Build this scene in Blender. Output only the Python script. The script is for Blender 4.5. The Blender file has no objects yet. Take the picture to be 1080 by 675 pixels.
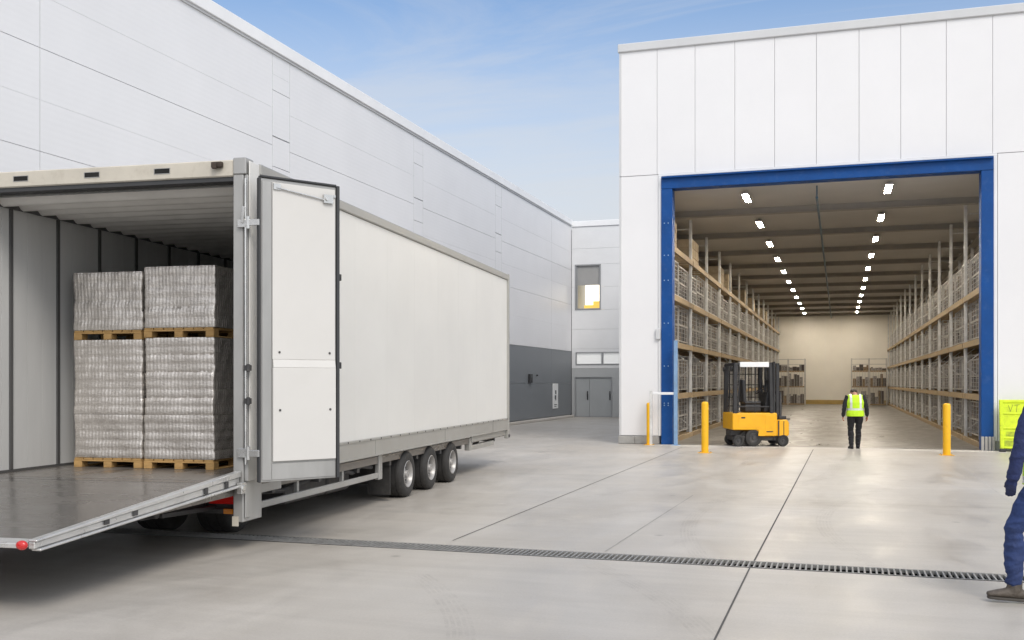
import bpy, bmesh, math, random
import numpy as np
from mathutils import Vector, Matrix, Quaternion
random.seed(7)
R = math.radians
scene = bpy.context.scene
col = scene.collection

# ------------------------------------------------------------------ materials
def new_mat(name):
    m = bpy.data.materials.new(name); m.use_nodes = True
    nt = m.node_tree
    return m, nt, nt.nodes['Principled BSDF']

def node(nt, t, **kw):
    n = nt.nodes.new(t)
    for k, v in kw.items():
        setattr(n, k, v)
    return n

def mat(name, c, rough=.5, metal=0.0, var=.06, scale=3.0, bump=0.0, bscale=40.0, spec=.5,
        stretch=(1, 1, 1), coat=0.0, rand=0.0, dirt=0.0, dirt_c=(.2, .18, .15), rvar=.1):
    """paint / metal / plastic: base colour with soft uneven wear, roughness variation and optional bump"""
    m, nt, b = new_mat(name)
    L = nt.links.new
    tc = node(nt, 'ShaderNodeTexCoord')
    mp = node(nt, 'ShaderNodeMapping'); mp.inputs['Scale'].default_value = stretch
    L(tc.outputs['Object'], mp.inputs['Vector'])
    n1 = node(nt, 'ShaderNodeTexNoise'); n1.inputs['Scale'].default_value = scale
    n1.inputs['Detail'].default_value = 6; n1.inputs['Roughness'].default_value = .6
    L(mp.outputs[0], n1.inputs['Vector'])
    mr = node(nt, 'ShaderNodeMapRange')
    mr.inputs['From Min'].default_value = .3; mr.inputs['From Max'].default_value = .7
    mr.inputs['To Min'].default_value = 1 - var; mr.inputs['To Max'].default_value = 1 + var
    L(n1.outputs['Fac'], mr.inputs['Value'])
    vm = node(nt, 'ShaderNodeVectorMath', operation='SCALE')
    vm.inputs[0].default_value = c[:3]
    L(mr.outputs[0], vm.inputs['Scale'])
    out = vm.outputs[0]
    if rand:
        oi = node(nt, 'ShaderNodeObjectInfo')
        m2 = node(nt, 'ShaderNodeMapRange')
        m2.inputs['To Min'].default_value = 1 - rand; m2.inputs['To Max'].default_value = 1 + rand
        L(oi.outputs['Random'], m2.inputs['Value'])
        v2 = node(nt, 'ShaderNodeVectorMath', operation='SCALE')
        L(out, v2.inputs[0]); L(m2.outputs[0], v2.inputs['Scale']); out = v2.outputs[0]
    if dirt:
        n2 = node(nt, 'ShaderNodeTexNoise'); n2.inputs['Scale'].default_value = scale * 2.3
        n2.inputs['Detail'].default_value = 8; n2.inputs['Roughness'].default_value = .7
        L(mp.outputs[0], n2.inputs['Vector'])
        m3 = node(nt, 'ShaderNodeMapRange')
        m3.inputs['From Min'].default_value = .52; m3.inputs['From Max'].default_value = .75
        m3.inputs['To Min'].default_value = 0; m3.inputs['To Max'].default_value = dirt
        L(n2.outputs['Fac'], m3.inputs['Value'])
        mx = node(nt, 'ShaderNodeMix', data_type='RGBA')
        L(m3.outputs[0], mx.inputs['Factor']); L(out, mx.inputs['A'])
        mx.inputs['B'].default_value = (*dirt_c, 1); out = mx.outputs['Result']
    L(out, b.inputs['Base Color'])
    m4 = node(nt, 'ShaderNodeMapRange')
    m4.inputs['From Min'].default_value = .3; m4.inputs['From Max'].default_value = .7
    m4.inputs['To Min'].default_value = max(.02, rough - rvar); m4.inputs['To Max'].default_value = min(1, rough + rvar)
    L(n1.outputs['Fac'], m4.inputs['Value']); L(m4.outputs[0], b.inputs['Roughness'])
    b.inputs['Metallic'].default_value = metal
    b.inputs['Specular IOR Level'].default_value = spec
    b.inputs['Coat Weight'].default_value = coat
    if bump:
        n3 = node(nt, 'ShaderNodeTexNoise'); n3.inputs['Scale'].default_value = bscale
        n3.inputs['Detail'].default_value = 4
        L(mp.outputs[0], n3.inputs['Vector'])
        bp = node(nt, 'ShaderNodeBump'); bp.inputs['Strength'].default_value = bump
        bp.inputs['Distance'].default_value = .02
        L(n3.outputs['Fac'], bp.inputs['Height']); L(bp.outputs[0], b.inputs['Normal'])
    return m

def ribbed(name, c, axis, pitch, rough=.45, depth=.3, var=.04, scale=.5, metal=0.0, spec=.5, lump=2.0):
    """profiled sheet cladding: fine ribs across one axis"""
    m = mat(name, c, rough, metal, var, scale, spec=spec, rvar=.02)
    nt = m.node_tree; b = nt.nodes['Principled BSDF']; L = nt.links.new
    tc = node(nt, 'ShaderNodeTexCoord')
    w = node(nt, 'ShaderNodeTexWave', wave_type='BANDS', bands_direction=axis, wave_profile='SIN')
    w.inputs['Scale'].default_value = 0.314 / pitch
    w.inputs['Distortion'].default_value = 0
    L(tc.outputs['Object'], w.inputs['Vector'])
    n = node(nt, 'ShaderNodeTexNoise'); n.inputs['Scale'].default_value = 1.2; n.inputs['Detail'].default_value = 2
    L(tc.outputs['Object'], n.inputs['Vector'])
    ad = node(nt, 'ShaderNodeMath', operation='MULTIPLY_ADD'); ad.inputs[1].default_value = lump
    L(n.outputs['Fac'], ad.inputs[0]); L(w.outputs['Fac'], ad.inputs[2])
    bp = node(nt, 'ShaderNodeBump'); bp.inputs['Strength'].default_value = depth; bp.inputs['Distance'].default_value = .004
    L(ad.outputs[0], bp.inputs['Height']); L(bp.outputs[0], b.inputs['Normal'])
    return m

def emit(name, c, s):
    m, nt, b = new_mat(name)
    b.inputs['Base Color'].default_value = (*c, 1)
    b.inputs['Emission Color'].default_value = (*c, 1)
    b.inputs['Emission Strength'].default_value = s
    return m

def concrete(name, c, rough, amp=.22, warm=(1.0, .97, .92)):
    m, nt, b = new_mat(name); L = nt.links.new
    tc = node(nt, 'ShaderNodeTexCoord')
    def noise(s, d, r, st=(1, 1, 1), dist=0.0):
        mp = node(nt, 'ShaderNodeMapping'); mp.inputs['Scale'].default_value = st
        L(tc.outputs['Object'], mp.inputs['Vector'])
        n = node(nt, 'ShaderNodeTexNoise'); n.inputs['Scale'].default_value = s
        n.inputs['Detail'].default_value = d; n.inputs['Roughness'].default_value = r
        n.inputs['Distortion'].default_value = dist
        L(mp.outputs[0], n.inputs['Vector']); return n.outputs['Fac']
    def rng(f, a, bb, lo, hi):
        mr = node(nt, 'ShaderNodeMapRange')
        mr.inputs['From Min'].default_value = a; mr.inputs['From Max'].default_value = bb
        mr.inputs['To Min'].default_value = lo; mr.inputs['To Max'].default_value = hi
        L(f, mr.inputs['Value']); return mr.outputs[0]
    def mul(a, bb):
        x = node(nt, 'ShaderNodeMath', operation='MULTIPLY'); L(a, x.inputs[0]); L(bb, x.inputs[1]); return x.outputs[0]
    big = noise(.22, 5, .6, (1, .7, 1), .6)
    mid = noise(1.1, 8, .68, (1.3, .6, 1), .8)
    trowel = noise(.9, 6, .6, (.35, 2.4, 1), 1.5)
    fine = noise(45, 6, .75)
    v = mul(mul(rng(big, .3, .7, 1 - amp, 1 + amp * .6), rng(mid, .3, .75, 1 - amp * .55, 1 + amp * .4)),
            mul(rng(trowel, .3, .7, 1 - amp * .45, 1 + amp * .3), rng(fine, .25, .75, .88, 1.10)))
    # dark drip spots and small pocks
    vo = node(nt, 'ShaderNodeTexVoronoi'); vo.inputs['Scale'].default_value = .8
    L(tc.outputs['Object'], vo.inputs['Vector'])
    sp = rng(vo.outputs['Distance'], .015, .055, .62, 1.0)
    v = mul(v, sp)
    cm = node(nt, 'ShaderNodeMix', data_type='RGBA')
    L(rng(big, .35, .65, 0, 1), cm.inputs['Factor'])
    cm.inputs['A'].default_value = (c[0] * warm[0], c[1] * warm[1], c[2] * warm[2], 1)
    cm.inputs['B'].default_value = (*c, 1)
    vm = node(nt, 'ShaderNodeVectorMath', operation='SCALE')
    L(cm.outputs['Result'], vm.inputs[0]); L(v, vm.inputs['Scale'])
    L(vm.outputs[0], b.inputs['Base Color'])
    L(rng(mid, .3, .7, rough - .1, rough + .16), b.inputs['Roughness'])
    b.inputs['Specular IOR Level'].default_value = .45
    bp = node(nt, 'ShaderNodeBump'); bp.inputs['Strength'].default_value = .12; bp.inputs['Distance'].default_value = .01
    ad = node(nt, 'ShaderNodeMath', operation='ADD'); L(fine, ad.inputs[0]); L(mid, ad.inputs[1])
    L(ad.outputs[0], bp.inputs['Height']); L(bp.outputs[0], b.inputs['Normal'])
    return m

M = {}
M['ground'] = concrete('yard concrete', (.475, .45, .415), .38, .17)
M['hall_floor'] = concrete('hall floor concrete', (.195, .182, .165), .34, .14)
M['threshold'] = concrete('threshold concrete', (.55, .53, .50), .55, .15)
M['joint'] = mat('joint sealant', (.09, .085, .08), .8, var=.3, scale=2)
M['joint_faint'] = mat('worn joint', (.33, .32, .30), .8, var=.3, scale=3)
M['joint_light'] = mat('faded paint line', (.50, .48, .45), .7, var=.2, scale=6)
M['facade'] = ribbed('white facade panel', (.80, .80, .81), 'X', .09, .4, .05, .02)
M['lwall'] = ribbed('light grey cladding', (.755, .76, .775), 'Z', .11, .38, .16, .03)
M['seam'] = mat('panel seam', (.50, .51, .52), .7)
M['darkclad'] = ribbed('dark grey cladding', (.19, .205, .22), 'Z', .11, .45, .12, .05)
M['annex'] = ribbed('annex cladding', (.74, .75, .76), 'Z', .11, .42, .1, .04)
M['annexlow'] = mat('annex lower cladding', (.44, .455, .46), .5, var=.04, scale=.6)
M['coping'] = mat('white coping', (.82, .83, .84), .4, var=.04, scale=1)
M['coping_grey'] = mat('grey coping', (.60, .61, .62), .4, var=.04, scale=1)
M['plinth'] = mat('plinth stone', (.36, .355, .34), .8, var=.18, scale=4, bump=.3, bscale=30)
M['blue'] = mat('blue painted steel', (.002, .062, .25), .5, spec=.3, var=.12, scale=2, dirt=.10, dirt_c=(.2, .28, .42))
M['lightblue'] = mat('pale blue steel', (.22, .36, .55), .45, var=.15, scale=4, dirt=.4)
M['ceil'] = ribbed('hall roof deck', (.58, .56, .53), 'Y', .3, .6, .4, .06)
M['beamc'] = mat('hall roof beam', (.36, .34, .315), .6)
M['hallwall'] = mat('hall wall panel', (.84, .80, .72), .6, var=.05, scale=.4)
M['hallwall_dark'] = mat('hall wall rail', (.20, .17, .14), .6)
M['ochre'] = mat('ochre kick strip', (.42, .29, .09), .6, var=.15)
M['lamp'] = emit('ceiling lamp', (1.0, .89, .73), 118)
M['lamphouse'] = mat('lamp housing', (.55, .54, .52), .5)
M['post'] = mat('galvanised upright', (.70, .70, .69), .42, .3, var=.15, scale=5)
M['beam'] = mat('tan rack beam', (.36, .265, .155), .6, var=.2, scale=4, dirt=.3)
M['orange'] = mat('orange beam end', (.75, .28, .03), .5)
M['wire'] = mat('cage wire', (.55, .53, .50), .45, .6, var=.2, scale=6)
M['load'] = mat('packed goods', (.085, .07, .065), .5, var=.7, scale=9, rand=.4, stretch=(1, 1, 1.6), rvar=.2)
M['load2'] = mat('packed goods pale', (.27, .25, .24), .4, var=.6, scale=12, rand=.35, rvar=.2)
M['load3'] = mat('packed goods kraft', (.22, .155, .095), .6, var=.4, scale=7, rand=.35)
M['carton'] = mat('kraft carton', (.52, .42, .29), .75, var=.14, scale=5, rand=.25)
M['yellow'] = mat('yellow paint', (.86, .43, .004), .4, var=.06, scale=3, dirt=.25, dirt_c=(.3, .18, .05), coat=.2)
M['bollard'] = mat('bollard yellow', (.85, .46, .008), .42, var=.05, scale=4, dirt=.3, dirt_c=(.35, .22, .06))
M['black'] = mat('black steel', (.025, .025, .027), .45, var=.3, scale=6, dirt=.3, dirt_c=(.12, .11, .1))
M['blackpl'] = mat('black plastic', (.03, .03, .032), .55, var=.2, scale=8)
M['gunmetal'] = mat('dark chassis paint', (.05, .05, .052), .55, var=.3, scale=4, dirt=.5, dirt_c=(.16, .14, .12))
M['rubber'] = mat('tyre rubber', (.032, .031, .030), .75, var=.25, scale=5, dirt=.45, dirt_c=(.10, .09, .08), bump=.2)
M['rim'] = mat('steel rim', (.42, .41, .40), .45, .45, var=.15, scale=8, dirt=.4)
M['tr_white'] = ribbed('trailer white skin', (.755, .75, .72), 'Y', .06, .36, .10, .03, scale=.9, lump=0.0)
M['tr_rail'] = mat('trailer rail alu', (.40, .395, .37), .42, .25, var=.08, scale=2, dirt=.3, dirt_c=(.33, .30, .25))
M['tr_frame'] = mat('rear frame cream', (.56, .525, .45), .5, var=.08, scale=3, dirt=.45, dirt_c=(.36, .32, .25))
M['galv'] = mat('galvanised frame', (.40, .40, .39), .4, .35, var=.12, scale=3, dirt=.3, stretch=(1, 1, .3), dirt_c=(.33, .32, .30))
M['lining'] = mat('interior lining', (.67, .675, .665), .45, var=.05, scale=1.5, stretch=(1, 2, .4))
M['ceil_tr'] = mat('corrugated roof sheet', (.78, .77, .74), .5, .1, var=.08, scale=2)
M['ply'] = mat('truck floor', (.16, .145, .13), .3, var=.25, scale=2, dirt=.5, dirt_c=(.26, .24, .21), stretch=(2, .4, 1))
M['platform'] = mat('steel lift plate', (.20, .185, .17), .24, .55, var=.25, scale=1.4, dirt=.5, dirt_c=(.27, .25, .23), stretch=(.7, 1.6, 1), rvar=.12)
M['alu'] = mat('aluminium extrusion', (.66, .66, .65), .33, .6, var=.08, scale=4, dirt=.25, dirt_c=(.4, .38, .35))
M['chrome'] = mat('zinc fittings', (.62, .62, .61), .25, .85, var=.12, scale=10)
M['rust'] = mat('rusty catch', (.055, .04, .03), .8, var=.4, scale=20)
M['doorskin'] = mat('door lining white', (.66, .65, .625), .4, var=.025, scale=.8, dirt=.08, dirt_c=(.5, .48, .43))
M['gasket'] = mat('rubber gasket', (.045, .047, .05), .6, var=.15)
M['redlens'] = mat('red lens', (.50, .012, .012), .18, var=.1, coat=.6)
M['redlens'].node_tree.nodes['Principled BSDF'].inputs['Emission Color'].default_value = (.8, .02, .01, 1)
M['redlens'].node_tree.nodes['Principled BSDF'].inputs['Emission Strength'].default_value = .04
M['amber'] = mat('amber lens', (.75, .25, .02), .2, var=.1, coat=.6)
M['wood'] = mat('pallet wood', (.50, .31, .12), .75, var=.22, scale=5, dirt=.4, dirt_c=(.25, .15, .07), stretch=(1, 4, 4), rand=.12)
M['hivis'] = mat('hi-vis fabric', (.50, .80, .02), .75, var=.12, scale=10, bump=.3, bscale=25)
M['reflect'] = mat('reflective tape', (.72, .74, .72), .35, .3, var=.08)
M['navy'] = mat('navy jumper', (.022, .033, .105), .9, var=.2, scale=12, bump=.5, bscale=45)
M['trouser'] = mat('navy work trousers', (.024, .046, .145), .85, var=.22, scale=9, bump=.4, bscale=30)
M['blackcloth'] = mat('black cloth', (.014, .014, .017), .9, var=.3, scale=10, bump=.4)
M['glove'] = mat('dark glove', (.018, .025, .075), .8, var=.2, scale=20, bump=.4, bscale=80)
M['skin'] = mat('skin', (.52, .27, .19), .5, var=.06, scale=20)
M['skin_red'] = mat('warm skin', (.50, .20, .12), .5, var=.06, scale=20)
M['hair'] = mat('dark hair', (.02, .014, .01), .6, var=.3, scale=40, bump=.6, bscale=120, stretch=(1, 1, .2))
M['boot'] = mat('worn leather boot', (.085, .07, .056), .6, var=.3, scale=14, bump=.3, dirt=.4, dirt_c=(.22, .19, .16))
M['sole'] = mat('boot sole', (.07, .063, .055), .8)
M['eye'] = mat('eye', (.7, .7, .68), .2)
M['lip'] = mat('lip', (.42, .17, .14), .5)
M['acid'] = mat('acid yellow plastic', (.66, .82, .015), .45, var=.12, scale=5, dirt=.5, dirt_c=(.28, .32, .04))
M['acid_dark'] = mat('scuffed yellow recess', (.40, .50, .02), .55, var=.35, scale=8, dirt=.6, dirt_c=(.12, .12, .04))
M['mark'] = mat('dark marking', (.22, .27, .03), .6)
M['signwhite'] = mat('white sign plate', (.82, .83, .83), .4)
M['signdark'] = mat('sign pictogram', (.06, .07, .08), .5)
M['doorgrey'] = mat('grey steel door', (.38, .40, .41), .45, var=.04, scale=1)
M['frost'] = emit('frosted pane with added glow', (.84, .85, .84), .16)  # glow added to brighten panes that sit in the reveal's shade
M['blind'] = mat('grey blind', (.33, .33, .325), .6, var=.04)
M['win_glow'] = emit('window glow panel', (1.0, .93, .80), 1.0)  # emission for the added panel that brightens the upper window
M['win_glow_yellow'] = emit('yellow window glow', (.85, .58, .12), .55)  # emission for the yellow brightness low in the upper window
M['winframe'] = mat('window frame', (.30, .31, .32), .45)
M['grate'] = mat('drain grate iron', (.34, .335, .32), .5, .4, var=.2, scale=8)
M['pit'] = mat('drain pit', (.010, .010, .0095), .9)
M['pipe'] = mat('teal pipe', (.06, .11, .15), .5)

def film_mat():
    m, nt, b = new_mat('stretch film over cans'); L = nt.links.new
    tc = node(nt, 'ShaderNodeTexCoord')
    oi = node(nt, 'ShaderNodeObjectInfo')
    of = node(nt, 'ShaderNodeVectorMath', operation='MULTIPLY_ADD')
    cm = node(nt, 'ShaderNodeCombineXYZ')
    for i in range(3): L(oi.outputs['Random'], cm.inputs[i])
    of.inputs[1].default_value = (17, 31, 23)
    L(cm.outputs[0], of.inputs[0]); L(tc.outputs['Object'], of.inputs[2])
    mp = node(nt, 'ShaderNodeMapping'); mp.inputs['Scale'].default_value = (1, 1, 7)
    L(of.outputs[0], mp.inputs['Vector'])
    n1 = node(nt, 'ShaderNodeTexNoise'); n1.inputs['Scale'].default_value = 6; n1.inputs['Detail'].default_value = 8
    n1.inputs['Roughness'].default_value = .72; n1.inputs['Distortion'].default_value = 1.2
    L(mp.outputs[0], n1.inputs['Vector'])
    n2 = node(nt, 'ShaderNodeTexVoronoi'); n2.inputs['Scale'].default_value = 38
    L(of.outputs[0], n2.inputs['Vector'])
    cr = node(nt, 'ShaderNodeValToRGB')
    cr.color_ramp.elements[0].position = .25; cr.color_ramp.elements[0].color = (.50, .46, .42, 1)
    cr.color_ramp.elements[1].position = .72; cr.color_ramp.elements[1].color = (.84, .79, .73, 1)
    L(n1.outputs['Fac'], cr.inputs[0])
    L(cr.outputs[0], b.inputs['Base Color'])
    b.inputs['Metallic'].default_value = .7
    b.inputs['Roughness'].default_value = .18
    b.inputs['Coat Weight'].default_value = .8; b.inputs['Coat Roughness'].default_value = .12
    ad = node(nt, 'ShaderNodeMath', operation='MULTIPLY_ADD'); ad.inputs[1].default_value = .35
    L(n2.outputs['Distance'], ad.inputs[0]); L(n1.outputs['Fac'], ad.inputs[2])
    bp = node(nt, 'ShaderNodeBump'); bp.inputs['Strength'].default_value = .30; bp.inputs['Distance'].default_value = .02
    L(ad.outputs[0], bp.inputs['Height'])
    L(bp.outputs[0], b.inputs['Normal']); L(bp.outputs[0], b.inputs['Coat Normal'])
    return m
M['film'] = film_mat()

# ------------------------------------------------------------------ mesh builder
class MB:
    def __init__(s, off=(0, 0, 0)):
        s.v = []; s.f = []; s.mi = []; s.off = Vector(off); s.m = 0
    def add(s, vs, fs):
        b = len(s.v)
        s.v += [Vector(p) - s.off for p in vs]
        s.f += [[b + i for i in f] for f in fs]; s.mi += [s.m] * len(fs)
        return s
    def box(s, x0, x1, y0, y1, z0, z1):
        x0, x1 = min(x0, x1), max(x0, x1); y0, y1 = min(y0, y1), max(y0, y1); z0, z1 = min(z0, z1), max(z0, z1)
        vs = [(x0, y0, z0), (x1, y0, z0), (x1, y1, z0), (x0, y1, z0), (x0, y0, z1), (x1, y0, z1), (x1, y1, z1), (x0, y1, z1)]
        return s.add(vs, [(0, 3, 2, 1), (4, 5, 6, 7), (0, 1, 5, 4), (1, 2, 6, 5), (2, 3, 7, 6), (3, 0, 4, 7)])
    def hexa(s, p):   # 8 points: bottom loop ccw, top loop ccw
        return s.add(p, [(0, 3, 2, 1), (4, 5, 6, 7), (0, 1, 5, 4), (1, 2, 6, 5), (2, 3, 7, 6), (3, 0, 4, 7)])
    def bar(s, p0, p1, w, h, up=(0, 0, 1)):
        p0, p1 = Vector(p0), Vector(p1); d = (p1 - p0).normalized(); up = Vector(up)
        if abs(d.dot(up)) > .98: up = Vector((1, 0, 0)) if abs(d.x) < .9 else Vector((0, 1, 0))
        a = d.cross(up).normalized() * (w / 2); c = a.cross(d).normalized() * (h / 2)
        q = []
        for p in (p0, p1): q += [p - a - c, p + a - c, p + a + c, p - a + c]
        return s.add(q, [(0, 1, 2, 3), (7, 6, 5, 4), (0, 4, 5, 1), (1, 5, 6, 2), (2, 6, 7, 3), (3, 7, 4, 0)])
    def cyl(s, p0, p1, r0, r1=None, n=16, caps=True):
        r1 = r0 if r1 is None else r1
        p0, p1 = Vector(p0), Vector(p1); d = (p1 - p0).normalized()
        a = d.orthogonal().normalized(); b = d.cross(a)
        vs = []
        for p, r in ((p0, r0), (p1, r1)):
            for i in range(n):
                t = 2 * math.pi * i / n; vs.append(p + (a * math.cos(t) + b * math.sin(t)) * r)
        fs = [(i, (i + 1) % n, n + (i + 1) % n, n + i) for i in range(n)]
        if caps: fs += [tuple(range(n - 1, -1, -1)), tuple(range(n, 2 * n))]
        return s.add(vs, fs)
    def lathe(s, c, axis, prof, n=32):   # prof: (along, radius), open profile revolved
        c = Vector(c); d = Vector(axis).normalized(); a = d.orthogonal().normalized(); b = d.cross(a)
        k = len(prof); vs = []
        for i in range(n):
            t = 2 * math.pi * i / n; e = a * math.cos(t) + b * math.sin(t)
            vs += [c + d * h + e * r for h, r in prof]
        fs = []
        for i in range(n):
            j = (i + 1) % n
            for q in range(k - 1): fs.append((i * k + q, j * k + q, j * k + q + 1, i * k + q + 1))
        return s.add(vs, fs)
    def tube(s, pts, r, n=8):
        pts = [Vector(p) for p in pts]
        for a, b in zip(pts, pts[1:]): s.cyl(a, b, r, n=n)
        return s
    def loft(s, pts, rad, A=(0, 1, 0), n=14):
        """closed tapered tube; rad: r or (ra, rb), ra along A"""
        pts = [Vector(p) for p in pts]; A = Vector(A); k = len(pts); vs = []
        for i, p in enumerate(pts):
            d = (pts[min(i + 1, k - 1)] - pts[max(i - 1, 0)]).normalized()
            a = (A - d * A.dot(d)); a = d.orthogonal() if a.length < 1e-3 else a
            a.normalize(); b = d.cross(a)
            ra, rb = rad[i] if isinstance(rad[i], tuple) else (rad[i], rad[i])
            for j in range(n):
                t = 2 * math.pi * j / n; vs.append(p + a * ra * math.cos(t) + b * rb * math.sin(t))
        fs = []
        for i in range(k - 1):
            for j in range(n):
                j2 = (j + 1) % n; fs.append((i * n + j, i * n + j2, (i + 1) * n + j2, (i + 1) * n + j))
        # domed ends
        d0 = (pts[0] - pts[1]).normalized(); d1 = (pts[-1] - pts[-2]).normalized()
        r0 = rad[0] if not isinstance(rad[0], tuple) else min(rad[0]); r1 = rad[-1] if not isinstance(rad[-1], tuple) else min(rad[-1])
        vs += [pts[0] + d0 * r0 * .55, pts[-1] + d1 * r1 * .55]
        e = len(vs)
        for j in range(n):
            j2 = (j + 1) % n
            fs.append((j2, j, e - 2)); fs.append(((k - 1) * n + j, (k - 1) * n + j2, e - 1))
        return s.add(vs, fs)
    def ball(s, c, rx, ry, rz, n=16, m=10):
        c = Vector(c); vs = [c + Vector((0, 0, -rz))]
        for i in range(1, m):
            ph = -math.pi / 2 + math.pi * i / m
            for j in range(n):
                t = 2 * math.pi * j / n
                vs.append(c + Vector((rx * math.cos(ph) * math.cos(t), ry * math.cos(ph) * math.sin(t), rz * math.sin(ph))))
        vs.append(c + Vector((0, 0, rz))); fs = []
        for j in range(n): fs.append((0, 1 + (j + 1) % n, 1 + j))
        for i in range(m - 2):
            for j in range(n):
                a = 1 + i * n; b = a + n; fs.append((a + j, a + (j + 1) % n, b + (j + 1) % n, b + j))
        a = 1 + (m - 2) * n
        for j in range(n): fs.append((a + j, a + (j + 1) % n, len(vs) - 1))
        return s.add(vs, fs)
    def mesh(s, name):
        me = bpy.data.meshes.new(name)
        me.from_pydata([tuple(v) for v in s.v], [], s.f)
        me.update(); return me
    def build(s, name, mats, parent=None, bevel=0, smooth=False, seg=1):
        me = s.mesh(name)
        mats = mats if isinstance(mats, (list, tuple)) else [mats]
        for m in mats: me.materials.append(m)
        me.polygons.foreach_set('material_index', s.mi)
        if smooth: me.polygons.foreach_set('use_smooth', [True] * len(me.polygons))
        bm = bmesh.new(); bm.from_mesh(me); bmesh.ops.recalc_face_normals(bm, faces=bm.faces); bm.to_mesh(me); bm.free()
        if smooth:
            try: me.set_sharp_from_angle(angle=R(40))
            except Exception: pass
        o = bpy.data.objects.new(name, me); col.objects.link(o)
        if parent is not None: o.parent = parent
        if bevel:
            b = o.modifiers.new('edge', 'BEVEL'); b.width = bevel; b.segments = seg; b.limit_method = 'ANGLE'
            b.angle_limit = R(50); b.harden_normals = False
        return o

def tag(o, label=None, cat=None, group=None, kind=None):
    if label: o['label'] = label
    if cat: o['category'] = cat
    if group: o['group'] = group
    if kind: o['kind'] = kind
    return o
def empty(name, loc, label, cat, rz=0, group=None):
    o = bpy.data.objects.new(name, None); col.objects.link(o)
    o.location = loc; o.rotation_euler = (0, 0, rz); o.empty_display_size = .3
    return tag(o, label, cat, group)
KIDS = {}
def kids(o): return [c for c in bpy.data.objects if c.parent == o]
def dup(o, loc, rz=None, label=None, parent=None, tree=None):
    """copy a thing and each of its parts (tree: cached child structure)"""
    tree = tree or snapshot(o)
    def rec(t, par):
        c = t[0].copy(); col.objects.link(c); c.parent = par
        for k in t[1]: rec(k, c)
        return c
    c = rec(tree, parent); c.location = loc
    if rz is not None: c.rotation_euler = (0, 0, rz)
    if label: c['label'] = label
    return c
def snapshot(o): return (o, [snapshot(c) for c in kids(o)])

# ------------------------------------------------------------------ camera
A = R(17.84); EYE = 1.75; F = 1072.0
cam = bpy.data.cameras.new('camera'); co = bpy.data.objects.new('camera', cam); col.objects.link(co)
co.location = (0, 0, EYE); co.rotation_euler = (R(90), 0, A)
cam.sensor_width = 36; cam.lens = 36 * F / 1080; cam.shift_y = 65.5 / 1080; cam.clip_end = 2000; cam.clip_start = .05
scene.camera = co
RV = Vector((math.cos(A), math.sin(A), 0)); FV = Vector((-math.sin(A), math.cos(A), 0))
def at(u, Z, z=0.0):
    p = RV * ((u - 540) / F * Z) + FV * Z; return Vector((p.x, p.y, z))

# ------------------------------------------------------------------ ground
DY0, DY1, DX0, DX1 = 9.80, 10.18, -9.0, 3.2
g = MB()
Bg = 700
o_ = [(-Bg, -Bg, 0), (Bg, -Bg, 0), (Bg, Bg, 0), (-Bg, Bg, 0)]
i_ = [(DX0, DY0, 0), (DX1, DY0, 0), (DX1, DY1, 0), (DX0, DY1, 0)]
g.add(o_ + i_, [(0, 1, 5, 4), (1, 2, 6, 5), (2, 3, 7, 6), (3, 0, 4, 7)])
tag(g.build('ground', M['ground']), 'pale grey concrete yard', kind='structure')
def sheet(name, x0, x1, y0, y1, z, m, label):
    s = MB().add([(x0, y0, z), (x1, y0, z), (x1, y1, z), (x0, y1, z)], [(0, 1, 2, 3)])
    return tag(s.build(name, m), label, kind='structure')
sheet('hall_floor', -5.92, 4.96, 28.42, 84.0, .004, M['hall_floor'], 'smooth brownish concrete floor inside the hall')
sheet('threshold', -5.0, 4.0, 27.55, 28.41, .004, M['threshold'], 'pale concrete strip at the hall doorway')
j = MB()
def strip(mb, xa, ya, xb, yb, w, z):
    a = Vector((xa, ya, z)); b = Vector((xb, yb, z)); d = (b - a).normalized(); n = Vector((-d.y, d.x, 0)) * w / 2
    mb.add([a - n, b - n, b + n, a + n], [(0, 1, 2, 3)])
strip(j, -.82, -4, -.80, DY0 - .004, .016, .003); strip(j, -.79, DY1 + .004, -.64, 27.5, .018, .003)
strip(j, -4.06, DY1 + .3, -4.02, 27.4, .016, .003)
tag(j.build('expansion_joint', M['joint']), 'dark saw cut joints running towards the hall', kind='structure')
j = MB()
strip(j, -2.3, DY1 + .1, -2.15, 15.8, .012, .003); strip(j, -.6, 15.4, 3.4, 15.55, .014, .003)
strip(j, -12, 18.6, -4.1, 18.6, .012, .003)
tag(j.build('worn_joint', M['joint_faint']), 'faint filled joints in the yard slab', kind='structure')
j = MB(); strip(j, 2.42, 23.2, 2.36, 13.0, .02, .003)
tag(j.build('faded_line', M['joint_light']), 'faded pale line on the yard slab', kind='structure')
j = MB(); strip(j, -.6, 28.7, 1.2, 83, .02, .008); strip(j, -4.4, 42, 3.4, 42, .016, .008); strip(j, -4.4, 60, 3.4, 60, .016, .008)
tag(j.build('hall_floor_joint', M['joint_faint']), 'thin joints in the hall floor', kind='structure')

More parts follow.
